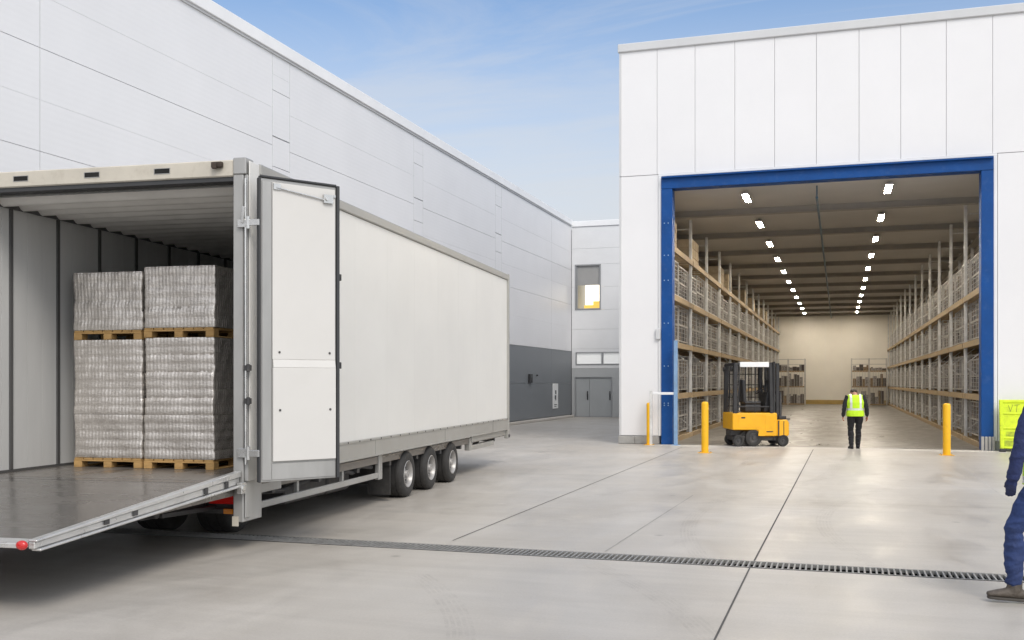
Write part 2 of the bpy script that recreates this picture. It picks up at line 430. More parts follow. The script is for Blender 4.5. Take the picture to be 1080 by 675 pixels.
# rubber tyre marks: thin worn film with a broken-up tread
tm, tnt, tbs = new_mat('tyre rubber film'); TL = tnt.links.new
tbs.inputs['Base Color'].default_value = (.10, .095, .09, 1); tbs.inputs['Roughness'].default_value = .7
ttc = node(tnt, 'ShaderNodeTexCoord'); tno = node(tnt, 'ShaderNodeTexNoise'); tno.inputs['Scale'].default_value = 5; tno.inputs['Detail'].default_value = 8; tno.inputs['Roughness'].default_value = .7
TL(ttc.outputs['Object'], tno.inputs['Vector'])
tmr = node(tnt, 'ShaderNodeMapRange'); tmr.inputs['From Min'].default_value = .42; tmr.inputs['From Max'].default_value = .75; tmr.inputs['To Max'].default_value = .12
TL(tno.outputs['Fac'], tmr.inputs['Value']); TL(tmr.outputs[0], tbs.inputs['Alpha'])
tk = MB()
def arc(cx, cy, r, a0, a1, w_):
    n = 40; base = len(tk.v)
    for q in range(5):      # five tread ribs
        ra = r + w_ * (q / 5); rb = ra + w_ * .13
        vs = []
        for i in range(n + 1):
            a_ = R(a0 + (a1 - a0) * i / n); vs += [(cx + ra * math.cos(a_), cy + ra * math.sin(a_), .004), (cx + rb * math.cos(a_), cy + rb * math.sin(a_), .004)]
        tk.add(vs, [(2 * i, 2 * i + 1, 2 * i + 3, 2 * i + 2) for i in range(n)])
arc(-9, 4.0, 6.9, -12, 40, .22); arc(-9, 4.0, 8.6, 12, 40, .22)
arc(9.5, 13.5, 9.6, 150, 205, .2); arc(9.5, 13.5, 11.2, 120, 200, .2)
arc(-16, 22, 14, -40, 8, .24); arc(-16, 22, 15.8, -40, 12, .24)
tag(tk.build('tyre_marks', tm), 'faint curved tyre marks on the yard slab', kind='structure')

# drain channel let into the slab
dr = empty('drain_channel', ((DX0 + DX1) / 2, (DY0 + DY1) / 2, 0), 'long dark slotted drain grating let into the concrete across the yard', 'drain')
off = dr.location
c = MB(off)
c.box(DX0, DX1, DY0 + .002, DY0 + .02, -.16, .002); c.box(DX0, DX1, DY1 - .02, DY1 - .002, -.16, .002)
c.box(DX0, DX1, DY0 + .02, DY1 - .02, -.17, -.15)
c.box(DX0 + .002, DX0 + .02, DY0 + .02, DY1 - .02, -.15, -.01); c.box(DX1 - .02, DX1 - .002, DY0 + .02, DY1 - .02, -.15, -.01)
c.build('channel', M['pit'], dr)
g0 = None; x = DX0 + .025; n = 0; gl = .996
while x + gl < DX1:
    if g0 is None:
        b = MB((0, 0, 0))
        b.box(.004, gl - .004, -.168, -.151, -.03, .004); b.box(.004, gl - .004, .151, .168, -.03, .004)
        k = 0
        while .026 + k * .0525 < gl - .015:
            xx = .026 + k * .0525
            b.box(xx - .0075, xx + .0075, -.150, .150, -.03, .003)
            k += 1
        g0 = b.build('grating', M['grate'], dr); og = g0
    else:
        og = g0.copy(); col.objects.link(og); og.parent = dr
    og.location = (x - off.x, 0, 0); x += gl

# ------------------------------------------------------------------ left building
XW = -12.85
lb = empty('factory_building', (XW - 8, 15, 0), 'long light grey factory building with flush panel walls and a dark grey base', 'building')
off = lb.location
zs = [3.30, 4.50, 5.65, 6.52, 7.40, 8.30, 9.62]
gap = {3.30: .014, 4.50: .002, 5.65: .009, 6.52: .003, 7.40: .011, 8.30: .004}
ys = [-25, -8, -2.5, 5.6, 13.9, 21.3, 22.1, 29.75, 30.5, 37.8, 38.55, 46.0, 49.69]
w = MB(off); bk = MB(off); dk = MB(off)
for ya, yb in zip(ys, ys[1:]):
    narrow = (yb - ya) < 1
    zz = [3.30, 4.3, 5.65, 6.9, 7.62, 8.72, 9.1, 9.62] if narrow else zs
    gg = {5.65: .02, 6.9: .016, 7.62: .03, 8.72: .014} if narrow else gap
    for za, zb in zip(zz, zz[1:]):
        w.box(XW - .05, XW, ya + .007, yb - .007, za + gg.get(za, .004) / 2, zb - gg.get(zb, .004) / 2)
    for za, zb in ((.14, 1.7), (1.7, 3.30)):
        dk.box(XW - .05, XW, ya + .006, yb - .006, za + .004, zb - .006)
bk.box(XW - .3, XW - .052, -25, 49.62, 0, 9.6)
bk.build('seam_backing', M['seam'], lb)
w.build('wall', M['lwall'], lb); dk.build('base_cladding', M['darkclad'], lb)
b = MB(off); b.box(XW - .4, XW + .07, -25, 49.7, 9.632, 9.93); b.build('coping', M['coping'], lb, bevel=.015)
b = MB(off); b.box(XW - .01, XW + .035, -25, 49.5, 9.575, 9.630); b.build('drip_trim', M['seam'], lb)
b = MB(off); b.box(XW - 16, XW - .302, -25, 49.6, 0, 9.55); b.build('roof', M['annexlow'], lb)
b = MB(off); b.box(XW + .002, XW + .22, -20, 49.4, 0, .11); b.build('kerb', M['threshold'], lb, bevel=.02)

sg = empty('wall_sign', (XW, 46.6, 1.1), 'small white sign plate with dark pictograms on the dark grey wall', 'sign')
off = sg.location
b = MB(off); b.box(XW + .002, XW + .03, 46.15, 47.05, .50, 1.68); b.build('plate', M['signwhite'], sg, bevel=.008)
b = MB(off)
def onwall(y0, y1, z0, z1): b.box(XW + .0305, XW + .033, y0, y1, z0, z1)
onwall(46.52, 46.72, 1.18, 1.36); onwall(46.55, 46.69, .88, 1.14); onwall(46.44, 46.54, .94, 1.12); onwall(46.35, 46.85, .66, .70); onwall(46.35, 46.75, .58, .61)
b.build('pictogram', M['signdark'], sg)
ic = empty('intercom_box', (XW, 42.4, 1.9), 'small black box on the dark grey wall left of the sign', 'intercom')
off = ic.location
b = MB(off); b.box(XW + .002, XW + .10, 42.2, 42.6, 1.72, 2.10); b.build('housing', M['blackpl'], ic, bevel=.015)
b = MB(off); b.box(XW + .101, XW + .106, 42.3, 42.5, 1.95, 2.05); b.build('screen', M['signdark'], ic)
ws = MB((XW, 43.5, 2.05)); ws.cyl((XW + .002, 43.5, 2.05), (XW + .07, 43.5, 2.05), .045, .03)
tag(ws.build('wall_sensor', M['blackpl'], smooth=True), 'tiny black sensor beside the intercom box on the dark wall', 'sensor').location = (XW, 43.5, 2.05)

# ------------------------------------------------------------------ annex closing the yard
YA = 49.7
an = empty('annex_building', (-10, YA + 3, 0), 'pale grey annex closing the yard with window and double door', 'building')
off = an.location
wx0, wx1, wz0, wz1 = -12.66, -11.33, 5.38, 7.66         # upper window
sx0, sx1, sz0, sz1 = -12.62, -10.30, 2.62, 3.26           # strip window
dx0, dx1, dz1 = -12.66, -10.75, 2.02                       # double door
ax0, ax1 = XW + .02, -6.03
b = MB(off)
zc = [2.45, 3.42, 4.4, 5.38, 6.52, 7.66, 8.45, 9.55]
for za, zb in zip(zc, zc[1:]):
    segs = [(ax0, ax1)]
    if 5.3 < za < 7.6: segs = [(ax0, wx0), (wx1, ax1)]
    if za < 3: segs = [(ax0, sx0), (sx1, ax1)]
    for xa, xb in segs: b.box(xa, xb, YA, YA + .06, za + .004, zb - .004)
b.box(sx0, sx1, YA, YA + .06, 2.454, sz0); b.box(sx0, sx1, YA, YA + .06, sz1, 3.416)
b.build('wall', M['annex'], an)
b = MB(off)
b.box(ax0, dx0, YA, YA + .06, .01, 2.446); b.box(dx1, ax1, YA, YA + .06, .01, 2.446); b.box(dx0, dx1, YA, YA + .06, dz1, 2.446)
b.build('base_cladding', M['annexlow'], an)
b = MB(off)
b.box(XW - 3, wx0 - .06, YA + .5, YA + 8, 0, 9.5); b.box(wx1 + .06, -6.05, YA + .5, YA + 8, 0, 9.5)
b.box(wx0 - .06, wx1 + .06, YA + .5, YA + 8, 0, wz0 - .1); b.box(wx0 - .06, wx1 + .06, YA + .5, YA + 8, wz1 + .1, 9.5)
b.build('roof', M['annexlow'], an)
b = MB(off); b.box(ax0, ax1, YA - .05, YA + .4, 9.56, 9.84); b.build('coping', M['coping'], an, bevel=.015)
def frame(mb, x0, x1, z0, z1, y0, y1, t):
    mb.box(x0, x0 + t, y0, y1, z0, z1); mb.box(x1 - t, x1, y0, y1, z0, z1)
    mb.box(x0 + t, x1 - t, y0, y1, z0, z0 + t); mb.box(x0 + t, x1 - t, y0, y1, z1 - t, z1)
b = MB(off); frame(b, wx0, wx1, wz0, wz1, YA - .03, YA + .2, .07)
b.box(wx0 + .07, wx0 + .13, YA + .03, YA + .1, wz0 + .07, wz1 - .07)
win = b.build('window', M['winframe'], an, bevel=.006)
b = MB(off); b.box(wx0 + .131, wx1 - .071, YA + .06, YA + .10, 6.62, wz1 - .071); b.build('blind', M['blind'], win)
b = MB(off); b.box(wx0 - .05, wx1 + .05, YA + 2.4, YA + 2.45, wz0 - .05, wz1 + .05); b.build('glow_panel', M['win_glow'], win)  # glowing panel added behind the opening, stands in for a sunny reflection
b = MB(off); b.box(wx0 + .25, wx1 - .12, YA + .9, YA + 1.5, wz0 + .05, wz0 + .30); b.box(wx0 + .7, wx1 - .12, YA + 1, YA + 1.5, wz0 + .3, wz0 + .5); b.build('yellow_glow_block', M['win_glow_yellow'], win)  # glowing blocks added for the yellow brightness low in the window
b = MB(off); frame(b, sx0, sx1, sz0, sz1, YA - .03, YA + .12, .05); b.box(-11.30, -11.20, YA - .025, YA + .12, sz0 + .05, sz1 - .05)
st = b.build('strip_window', M['winframe'], an, bevel=.005)
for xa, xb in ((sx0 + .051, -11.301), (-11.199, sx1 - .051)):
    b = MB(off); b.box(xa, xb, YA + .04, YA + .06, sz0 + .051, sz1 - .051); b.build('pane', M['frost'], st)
b = MB(off); frame(b, dx0, dx1, 0, dz1, YA - .03, YA + .10, .05)
df = b.build('door_frame', M['winframe'], an, bevel=.005)
mid = -11.92
for xa, xb, hx in ((dx0 + .055, mid - .006, mid - .09), (mid + .006, dx1 - .055, dx1 - .12)):
    b = MB(off); b.box(xa, xb, YA + .02, YA + .07, .02, dz1 - .055)
    d_ = b.build('door', M['doorgrey'], an, bevel=.004)
    b = MB(off); b.box(hx - .03, hx + .03, YA + .005, YA + .019, .85, 1.15); b.bar((hx - .0, YA - .02, 1.02), (hx - .0, YA - .02, 1.3), .05, .04); b.box(hx - .015, hx + .015, YA - .02, YA + .006, 1.05, 1.08)
    b.build('handle', M['black'], d_)

# ------------------------------------------------------------------ warehouse
YF = 28.5
OX0, OX1, OZ = -4.75, 3.75, 7.50
wh = empty('warehouse', (0, 56, 0), 'tall white panelled warehouse with a wide open blue framed doorway', 'building')
off = wh.location
def xf(u, Y=YF):
    k = (u - 540) / F; return Y * (RV.x * k + FV.x) / (RV.y * k + FV.y)
xs = [-5.95] + [xf(u) for u in (693, 733, 775, 817, 861, 906, 950, 998, 1047)]
while xs[-1] < 24: xs.append(xs[-1] + 1.03)
top = 11.12
b = MB(off)
for i, (xa, xb) in enumerate(zip(xs, xs[1:])):
    b.box(xa + .004, xb - .004, YF, YF + .06, 7.60, top)
b.box(-5.943, OX0 - .10, YF, YF + .06, .24, 7.585)
xr = OX1 + .10
for xa, xb in ((xr, 9.9), (9.9, 16), (16, 24.3)): b.box(xa + .007, xb - .007, YF, YF + .06, .24, 7.585)
b.build('wall', M['facade'], wh, bevel=.004)
b = MB(off)
b.box(-5.95, OX0 - .06, YF + .062, YF + .3, .0, top); b.box(OX0 - .06, OX1 + .06, YF + .062, YF + .3, OZ + .06, top); b.box(OX1 + .06, 24.3, YF + .062, YF + .3, 0, top)
b.build('seam_backing', M['seam'], wh)
b = MB(off)
b.box(-5.96, -5.90, YF - .02, YF + .059, .24, 7.58); b.box(-5.96, -5.90, YF - .02, YF + .059, 7.60, top)
b.build('corner_trim', M['coping_grey'], wh)
b = MB(off)
b.box(OX0 - .09, OX0 - .005, YF - .03, YF + .06, .24, OZ + .03); b.box(OX1 + .005, OX1 + .09, YF - .03, YF + .06, .24, OZ + .03)
b.box(OX0 - .09, OX1 + .09, YF - .03, YF + .06, OZ + .03, OZ + .09)
b.build('door_trim', M['coping'], wh, bevel=.006)
b = MB(off); b.box(-6.0, 24.4, YF - .06, YF + .5, top + .002, top + .24); b.build('coping', M['coping_grey'], wh, bevel=.02)
b = MB(off)
x = -5.99
while x < OX0 - .1:
    b.box(x + .004, min(x + .48, OX0 - .07) - .004, YF - .05, YF + .05, 0, .225); x += .48
x = OX1 + .6
while x < 24: b.box(x + .004, x + .476, YF - .05, YF + .05, 0, .225); x += .48
b.build('plinth', M['plinth'], wh, bevel=.012)
# side + roof + inner shell
b = MB(off)
b.box(-5.95, -5.90, YF + .31, 84.2, 0, 11.1); b.box(-5.88, 4.9, 84.02, 84.2, 0, 11.0); b.box(20, 24.2, YF + .31, 84.2, 0, 11.1)
b.build('outer_wall', M['facade'], wh)
b = MB(off); b.box(-5.9, 24.2, YF + .4, 84.1, 10.9, 11.05); b.build('roof', M['annexlow'], wh)
CZ = 7.16
b = MB(off); b.box(-5.89, 5.0, YF + .36, 84.0, CZ, CZ + .1); b.build('ceiling', M['ceil'], wh)
bc = None
for k in range(11):
    y = 32.46 + k * 5.12
    b = MB(off); b.box(-5.88, 4.95, y - .09, y + .09, CZ - .17, CZ - .002); b.box(-5.88, 4.95, y - .15, y + .15, CZ - .19, CZ - .171)
    b.build('ceiling_beam', M['beamc'], wh)
b = MB(off)
for k in range(9):
    xa = -5.88 + k * 1.21
    b.box(xa + .004, xa + 1.206, 83.9, 84.0, .0, CZ)
b.build('rear_wall', M['hallwall'], wh)
b = MB(off); b.box(-5.88, 4.94, 83.84, 83.89, .01, .34); b.build('kick_strip', M['ochre'], wh)
b = MB(off); b.box(4.97, 5.05, YF + .31, 84, 0, CZ + .1)
b.build('side_wall', M['hallwall'], wh)
b = MB(off)
for z in (5.55, 6.05, 6.62): b.box(4.93, 4.968, YF + .35, 83.8, z, z + .09)
b.build('wall_rail', M['hallwall_dark'], wh)
b = MB(off); b.box(-5.885, -5.80, YF + .35, 83.8, 0, CZ - .33); b.build('side_wall', M['hallwall'], wh)
b = MB(off); b.box(-5.79, -5.5, YF + .4, 83.8, CZ - .36, CZ - .33); b.box(4.6, 4.9, YF + .4, 83.8, CZ - .36, CZ - .33); b.build('cable_tray', M['beamc'], wh)
b = MB(off); b.tube([(-.58, YF + .5, CZ - .36), (-.58, 83.8, CZ - .36)], .035, 10)
b.tube([(-.58, YF + .6, CZ - .36), (-.58, YF + .6, CZ - .02)], .02, 8); b.build('ceiling_pipe', M['pipe'], wh, smooth=True)
# blue portal
for s, xa, xb in ((1, OX0, OX0 + .31), (-1, OX1 - .29, OX1)):
    pf = MB(off)
    pf.box(xa, xb, YF - .09, YF - .06, .0, OZ - .34)            # flange
    pf.box(xa, xb, YF + .33, YF + .35, .0, OZ - .34)
    xm = xa + .02 if s == 1 else xb - .02
    pf.box(xm - .02, xm + .02, YF - .059, YF + .329, 0, OZ - .34)
    xe = xb - .018 if s == 1 else xa + .018
    pf.box(xe - .018, xe + .018, YF - .059, YF + .329, 0, OZ - .36)
    pf.build('door_post', M['blue'], wh, bevel=.006)
b = MB(off); b.box(OX0, OX1, YF - .10, YF - .06, OZ - .335, OZ); b.box(OX0, OX1, YF - .059, YF + .34, OZ - .335, OZ - .31); b.box(OX0 + .02, OX1 - .02, YF - .20, YF - .101, OZ - .05, OZ - .01)
b.box(OX0 + .02, OX1 - .02, YF + .02, YF + .3, OZ - .309, OZ - .02)
b.build('door_lintel', M['blue'], wh, bevel=.006)
b = MB(off)
for z in (1.1, 1.16, 2.2, 3.4, 4.6, 5.3, 6.2):
    for xx in (OX0 + .09, OX0 + .2): b.cyl((xx, YF - .105, z), (xx, YF - .09, z), .018, n=6)
b.build('bolt', M['lightblue'], wh)
b = MB(off)
for i in range(4): b.box(OX1 - .30 + i * .085, OX1 - .30 + i * .085 + .07, YF - .16, YF - .11, 0, .36)
b.build('post_footing', M['plinth'], wh, bevel=.01)
b = MB(off); b.box(OX0 - .16, OX0 - .02, YF - .09, YF - .031, 2.95, 3.25); b.build('control_box', M['coping_grey'], wh, bevel=.012)

# ------------------------------------------------------------------ ceiling lamps
ORD = ['first', 'second', 'third', 'fourth', 'fifth', 'sixth', 'seventh', 'eighth', 'ninth', 'tenth', 'eleventh', 'twelfth', 'thirteenth',
       'fourteenth', 'fifteenth', 'sixteenth', 'seventeenth', 'eighteenth', 'nineteenth', 'twentieth', 'twenty-first', 'twenty-second',
       'twenty-third', 'twenty-fourth', 'twenty-fifth', 'twenty-sixth', 'twenty-seventh']
proto = None
for side, X in (('left', -2.53), ('right', 1.28)):
    for k in range(11):
        y = 29.9 + k * 5.12 + (0 if side == 'left' else -.25)
        lab = f'{ORD[k]} ceiling lamp from the doorway in the {side} row'
        if proto is None:
            proto = empty('ceiling_lamp', (X, y, CZ - .13), lab, 'lamp', group='ceiling lamps in the hall')
            b = MB(); b.box(-.098, .098, -.68, .68, .0125, .05); frame_y = [b.box(x_, x_ + .018, -.68, .68, 0, .0124) for x_ in (-.098, .080)]; b.box(-.079, .079, -.68, -.65, 0, .0124); b.box(-.079, .079, .65, .68, 0, .0124); b.box(-.02, .02, -.4, -.36, .05, .128); b.box(-.02, .02, .36, .4, .05, .128)
            b.build('housing', M['lamphouse'], proto, bevel=.01)
            b = MB(); b.box(-.078, .078, -.645, .645, .004, .012); b.build('diffuser', M['lamp'], proto)
            ptree = snapshot(proto)
        else:
            dup(proto, (X, y, CZ - .13), label=lab, tree=ptree)

# ------------------------------------------------------------------ racking
LEV = [.14, 1.42, 2.92, 4.28]
BAY = 4.2; NB = 13; Y0 = 29.05
CW = 1.92
def rack(name, xf_, xb_, label, levels, hi):
    t = empty(name, ((xf_ + xb_) / 2, Y0 + NB * BAY / 2, 0), label, 'rack')
    of = t.location; s = 1 if xf_ > xb_ else -1      # s: direction towards the aisle
    up0 = None; bm0 = {}
    for k in range(NB + 1):
        y = Y0 + k * BAY
        if up0 is None:
            b = MB((0, 0, 0)); dx = xb_ - xf_
            for xx in (0, dx): b.box(xx - .045, xx + .045, -.05, .05, 0, hi)
            z = .3; f = 1
            while z + 1.1 < min(hi, 4.4):
                b.bar((0, 0, z), (dx, 0, z + .9), .03, .03) if f else b.bar((dx, 0, z), (0, 0, z + .9), .03, .03)
                f = 1 - f; z += 1.0
            for z in (.25, hi - .3): b.bar((0, 0, z), (dx, 0, z), .03, .03)
            up0 = b.build('upright', M['post'], t, bevel=.006); o = up0
        else:
            o = up0.copy(); col.objects.link(o); o.parent = t
        o.location = (xf_ - of.x, y - of.y, 0)
    for li, z in enumerate(levels):
        b0 = None
        for k in range(NB):
            if b0 is None:
                b = MB((0, 0, 0))
                xx = xf_ + s * .055
                b.m = 0; b.box(xx - .03, xx + .03, .055, BAY - .055, z - .16, z)
                b.box(xb_ - .03, xb_ + .03, .055, BAY - .055, z - .16, z)
                for q in range(7): b.box(min(xf_, xb_) + .05, max(xf_, xb_) - .05, .2 + q * .6, .3 + q * .6, z - .05, z - .012)
                b.v = [v - Vector((of.x, 0, 0)) for v in b.v]
                b0 = b.build('beam', M['beam'], t); o = b0
            else:
                o = b0.copy(); col.objects.link(o); o.parent = t
            o.location = (0, Y0 + k * BAY - of.y, 0)
    return t
XL, XLb, XR, XRb = -4.60, -5.66, 3.62, 4.76
rl = rack('pallet_rack', XL, XLb, 'tall steel racking with tan beams along the left side of the hall', LEV + [5.68], 7.02)
rr = rack('pallet_rack', XR, XRb, 'tall steel racking with tan beams along the right side of the hall', LEV, 7.1)
b = MB((0, 0, 0)); b.box(XR - .02 - rr.location.x, XR + .24 - rr.location.x, Y0 - .09 - rr.location.y, Y0 - .052 - rr.location.y, LEV[3] - .17, LEV[3] + .01)
b.build('beam_end', M['orange'], rr)

def make_cage(v, hgt):
    t = empty('wire_cage', (0, 0, 0), '', 'cage')
    b = MB(); W, D, H = CW, .92, hgt
    for x in (-W / 2, W / 2):
        for y in (-D / 2, D / 2): b.box(x - .022, x + .022, y - .022, y + .022, 0, H)
    for z in (.10, H * .5, H - .02):
        for y in (-D / 2, D / 2): b.bar((-W / 2, y, z), (W / 2, y, z), .03, .03)
        for x in (-W / 2, W / 2): b.bar((x, -D / 2, z), (x, D / 2, z), .03, .03)
    n = 12
    for i in range(1, n):
        x = -W / 2 + W * i / n; big = i % 4 == 0; w_ = .03 if big else .007; dp = .012 if big else .004
        b.box(x - w_ / 2, x + w_ / 2, -D / 2 - dp, -D / 2, .1, H)
    for i in range(1, 8):
        z = .1 + (H - .12) * i / 8; b.box(-W / 2, W / 2, -D / 2 - .003, -D / 2 + .003, z - .005, z + .005)
    for i in range(1, 5):
        y = -D / 2 + D * i / 5; b.box(-W / 2 - .006, -W / 2 + .006, y - .006, y + .006, .1, H); b.box(W / 2 - .006, W / 2 + .006, y - .006, y + .006, .1, H)
    b.build('mesh_frame', M['wire'], t)
    rnd = random.Random(31 + v); b = MB(); x = -W / 2 + .05
    while x < W / 2 - .12:
        w_ = rnd.choice((.07, .10, .15, .22)); w_ = min(w_, W / 2 - .04 - x)
        for y in (-.14, .22):
            zz = .12; hh = H * rnd.choice((.25, .35, .45, .55, .65, .75, .9)) * (1 if v != 2 else .7)
            while zz < hh:
                h_ = rnd.choice((.16, .24, .34)); j = rnd.uniform(-.03, .03)
                b.m = rnd.choice((0, 0, 0, 1, 1, 2))
                b.box(x + .008, x + w_ - .008, y - .15 + j, y + .15 + j, zz, zz + h_ - .012); zz += h_
        x += w_
    b.build('goods_stack', [M['load'], M['load2'], M['load3']], t)
    return t
variants = [make_cage(0, 1.12), make_cage(1, 1.18), make_cage(2, 1.05), make_cage(3, 1.16), make_cage(4, 1.0)]
vtrees = [snapshot(v) for v in variants]
used = set()
LN = ['floor level', 'second level', 'third level', 'fourth level']
cnt = 0
for side, X, rot in (('left', (XL + XLb) / 2 - .02, R(90)), ('right', (XR + XRb) / 2 + .02, R(-90))):
    for li, z in enumerate(LEV):
        for k in range(NB * 2):
            rnd = random.Random(cnt); cnt += 1
            y = Y0 + (k // 2) * BAY + .12 + CW / 2 + (k % 2) * (CW + .1) + rnd.uniform(-.02, .02)
            vi = rnd.randrange(5)
            lab = f'wire cage of goods, {LN[li]} of {side} racking, {ORD[k]} from doorway'
            if vi not in used:
                used.add(vi); o = variants[vi]; o['label'] = lab; o.location = (X, y, z + .001); o.rotation_euler = (0, 0, rot)
            else:
                o = dup(variants[vi], (X, y, z + .001), rot, lab, tree=vtrees[vi])
            o['group'] = f'wire cages on the {side} racking'
# tall carton stacks on the top shelf, left
cp = None; n = 0
for k in range(NB):
    if k % 3 == 2: continue
    y = Y0 + k * BAY + 1.3 + (k % 2) * .9
    lab = f'tall pale carton stack on the top shelf of the left racking, {ORD[n]} from the doorway'; n += 1
    if cp is None:
        cp = empty('carton_stack', (-5.15, y, 5.682), lab, 'carton', group='carton stacks on the top shelf')
        b = MB()
        for i in range(3):
            for jz in range(3):
                b.box(-.8 + i * .535, -.8 + i * .535 + .525, -.42, .42, jz * .31, jz * .31 + .302)
        b.build('carton_body', M['carton'], cp, bevel=.012)
        b = MB()
        for i in range(3): b.box(-.8 + i * .535 + .24, -.8 + i * .535 + .29, .4205, .424, 0.004, .926); b.box(-.8 + i * .535 + .24, -.8 + i * .535 + .29, -.424, -.4205, 0.004, .926)
        b.build('tape', M['beam'], cp)
        cp.rotation_euler = (0, 0, R(90)); ct = snapshot(cp)
    else: dup(cp, (-5.15, y, 5.682), R(90), lab, tree=ct)

def stacked_rack(x, y, label):
    t = empty('shelf_stillage', (x, y, 0), label, 'stillage', group='wire stillages by the rear wall')
    b = MB(); W, D, H = 2.5, 1.1, 3.55
    for sx in (-W / 2, 0, W / 2):
        for sy in (-D / 2, D / 2): b.box(sx - .04, sx + .04, sy - .04, sy + .04, 0, H)
    b.build('frame_post', M['wire'], t)
    for z in (.12, 1.45, 2.62):
        b = MB(); b.box(-W / 2 + .041, W / 2 - .041, -D / 2, D / 2, z - .1, z); b.build('shelf', M['beam'], t)
        q = MB(); xx = -W / 2 + .1
        rnd = random.Random(int(z * 100) + int(x))
        while xx < W / 2 - .2:
            w_ = rnd.uniform(.14, .3); h_ = rnd.uniform(.5, 1.0) if z < 2 else rnd.uniform(.15, .5)
            q.m = rnd.choice((0, 1, 1, 2)); q.box(xx, min(xx + w_ - .02, W / 2 - .05), -.45, .45, z + .001, z + h_); xx += w_
        q.build('goods_stack', [M['load'], M['load2'], M['load3']], t)
    b = MB()
    for z in (3.1, 3.5):
        for sy in (-D / 2, D / 2): b.bar((-W / 2, sy, z), (W / 2, sy, z), .03, .03)
    for i in range(14):
        xx = -W / 2 + W * i / 13
        b.box(xx - .01, xx + .01, -D / 2 - .05, -D / 2 - .035, .1, 2.6)
    b.build('guard_mesh', M['wire'], t)
    return t
stacked_rack(-3.75, 81.5, 'wire stillage by the rear wall behind the forklift')
stacked_rack(2.15, 81.5, 'wire stillage by the rear wall behind the walking worker')

# ------------------------------------------------------------------ box trailer (own axes: p to the right, t along the trailer)
PHI = R(17.84 - 13.13)
TR = Vector((math.cos(PHI), math.sin(PHI), 0)); TD = Vector((-math.sin(PHI), math.cos(PHI), 0))
def PT(p, t, z=0): q = TR * p + TD * t; return Vector((q.x, q.y, z))
PC, TC = -6.78, 15.4
tr = empty('box_trailer', PT(PC, TC), 'white box trailer with open rear door and lowered tail lift beside the grey building', 'trailer', PHI)
TO = (PC, TC, 0)
PRt, PL = -5.04, -8.52        # outer sides
T0, T1 = 9.61, 21.2
FL = .70
def tb(): return MB(TO)
# skins
b = tb()
yy = T0 + .48
while yy < T1 - .1:
    e = min(yy + 1.22, T1 - .03); b.box(PRt - .06, PRt, yy + .001, e - .001, .985, 3.925); yy += 1.22
b.build('side_panel', M['tr_white'], tr)
b = tb(); b.box(PL, PL + .06, T0 + .22, T1 - .03, .985, 3.925); b.build('side_panel', M['tr_white'], tr)
b = tb(); b.box(PL + .061, PRt - .061, T1 - .09, T1 - .03, FL, 3.925); b.build('front_panel', M['tr_white'], tr)
b = tb()
b.box(PRt - .05, PRt + .025, T0 + .40, T1, .74, .98); b.box(PRt - .02, PRt + .035, T0 + .40, T1, .955, .984); b.box(PRt - .02, PRt + .03, T0 + .4, T1, .736, .752)
for k in range(3):
    q = T0 + 3.6 + k * 3.3; b.box(PRt + .0255, PRt + .03, q, q + .008, .753, .954)
b.build('bottom_rail', M['tr_rail'], tr, bevel=.006)
b = tb()
for k in range(28):
    q = T0 + .6 + k * .4; b.cyl((PRt + .03, q, .97), (PRt + .041, q, .97), .012, n=6)
b.build('rivet', M['gunmetal'], tr)
b = tb(); b.box(PL - .025, PL + .05, T0 + .2, T1, .74, .98); b.build('bottom_rail', M['tr_rail'], tr, bevel=.006)
b = tb(); b.box(PRt - .06, PRt + .03, T0 + .22, T1, 3.93, 4.05); b.build('top_rail', M['tr_rail'], tr, bevel=.012)
b = tb(); b.box(PL - .03, PL + .06, T0 + .22, T1, 3.93, 4.05); b.build('top_rail', M['tr_rail'], tr, bevel=.012)
b = tb(); b.box(PL + .062, PRt - .062, T0 + .22, T1, 3.99, 4.04); b.build('roof', M['tr_white'], tr)
b = tb(); b.box(PRt - .07, PRt + .035, T1 - .07, T1 + .03, .74, 4.06); b.build('front_post', M['tr_rail'], tr, bevel=.01)
# interior
b = tb(); pi_ = PL + .12
q = 9.40
b2 = tb()
while q < T1 - .3:
    e = min(q + .83, T1 - .1)
    if q > T0 + .1 or e > T0 + .3:
        s_ = max(q + .025, T0 + .22)
        n3 = 3
        for i in range(n3):
            a0 = s_ + (e - .025 - s_) * i / n3; a1 = s_ + (e - .025 - s_) * (i + 1) / n3
            b.box(pi_ - .045, pi_, a0 + .002, a1 - .002, FL + .03, 3.80)
    if e < T1 - .2: b2.box(pi_ - .03, pi_ + .018, e - .024, e + .024, FL + .03, 3.80)
    q += .83
b.build('wall_lining', M['lining'], tr)
b2.box(pi_ - .02, pi_ + .03, T0 + .22, T1 - .1, 3.77, 3.84); b2.box(pi_ - .02, pi_ + .014, T0 + .22, T1 - .1, FL + .002, FL + .028)
b2.build('lashing_rail', mat('dark grey lashing rail', (.10, .10, .10), .5), tr)
b = tb(); b.box(PRt - .11, PRt - .062, T0 + .42, T1 - .1, FL + .01, 3.80); b.build('wall_lining', M['lining'], tr)
b = tb(); vs = []; fs = []; npitch = 34; k = 0; per = 8
L_ = (T1 - .1 - (T0 + .22))
for i in range(npitch * per + 1):
    t = T0 + .22 + L_ * i / (npitch * per); z = 3.82 + .05 * math.sin(2 * math.pi * i / per)
    vs += [(PL + .07, t, z), (PRt - .07, t, z)]
fs = [(2 * i, 2 * i + 1, 2 * i + 3, 2 * i + 2) for i in range(npitch * per)]
b.add(vs, fs); b.build('roof_lining', M['ceil_tr'], tr, smooth=True)
b = tb(); b.box(PL + .062, PRt - .062, T0 + .18, T1 - .1, FL - .1, FL); b.build('cargo_floor', M['ply'], tr)
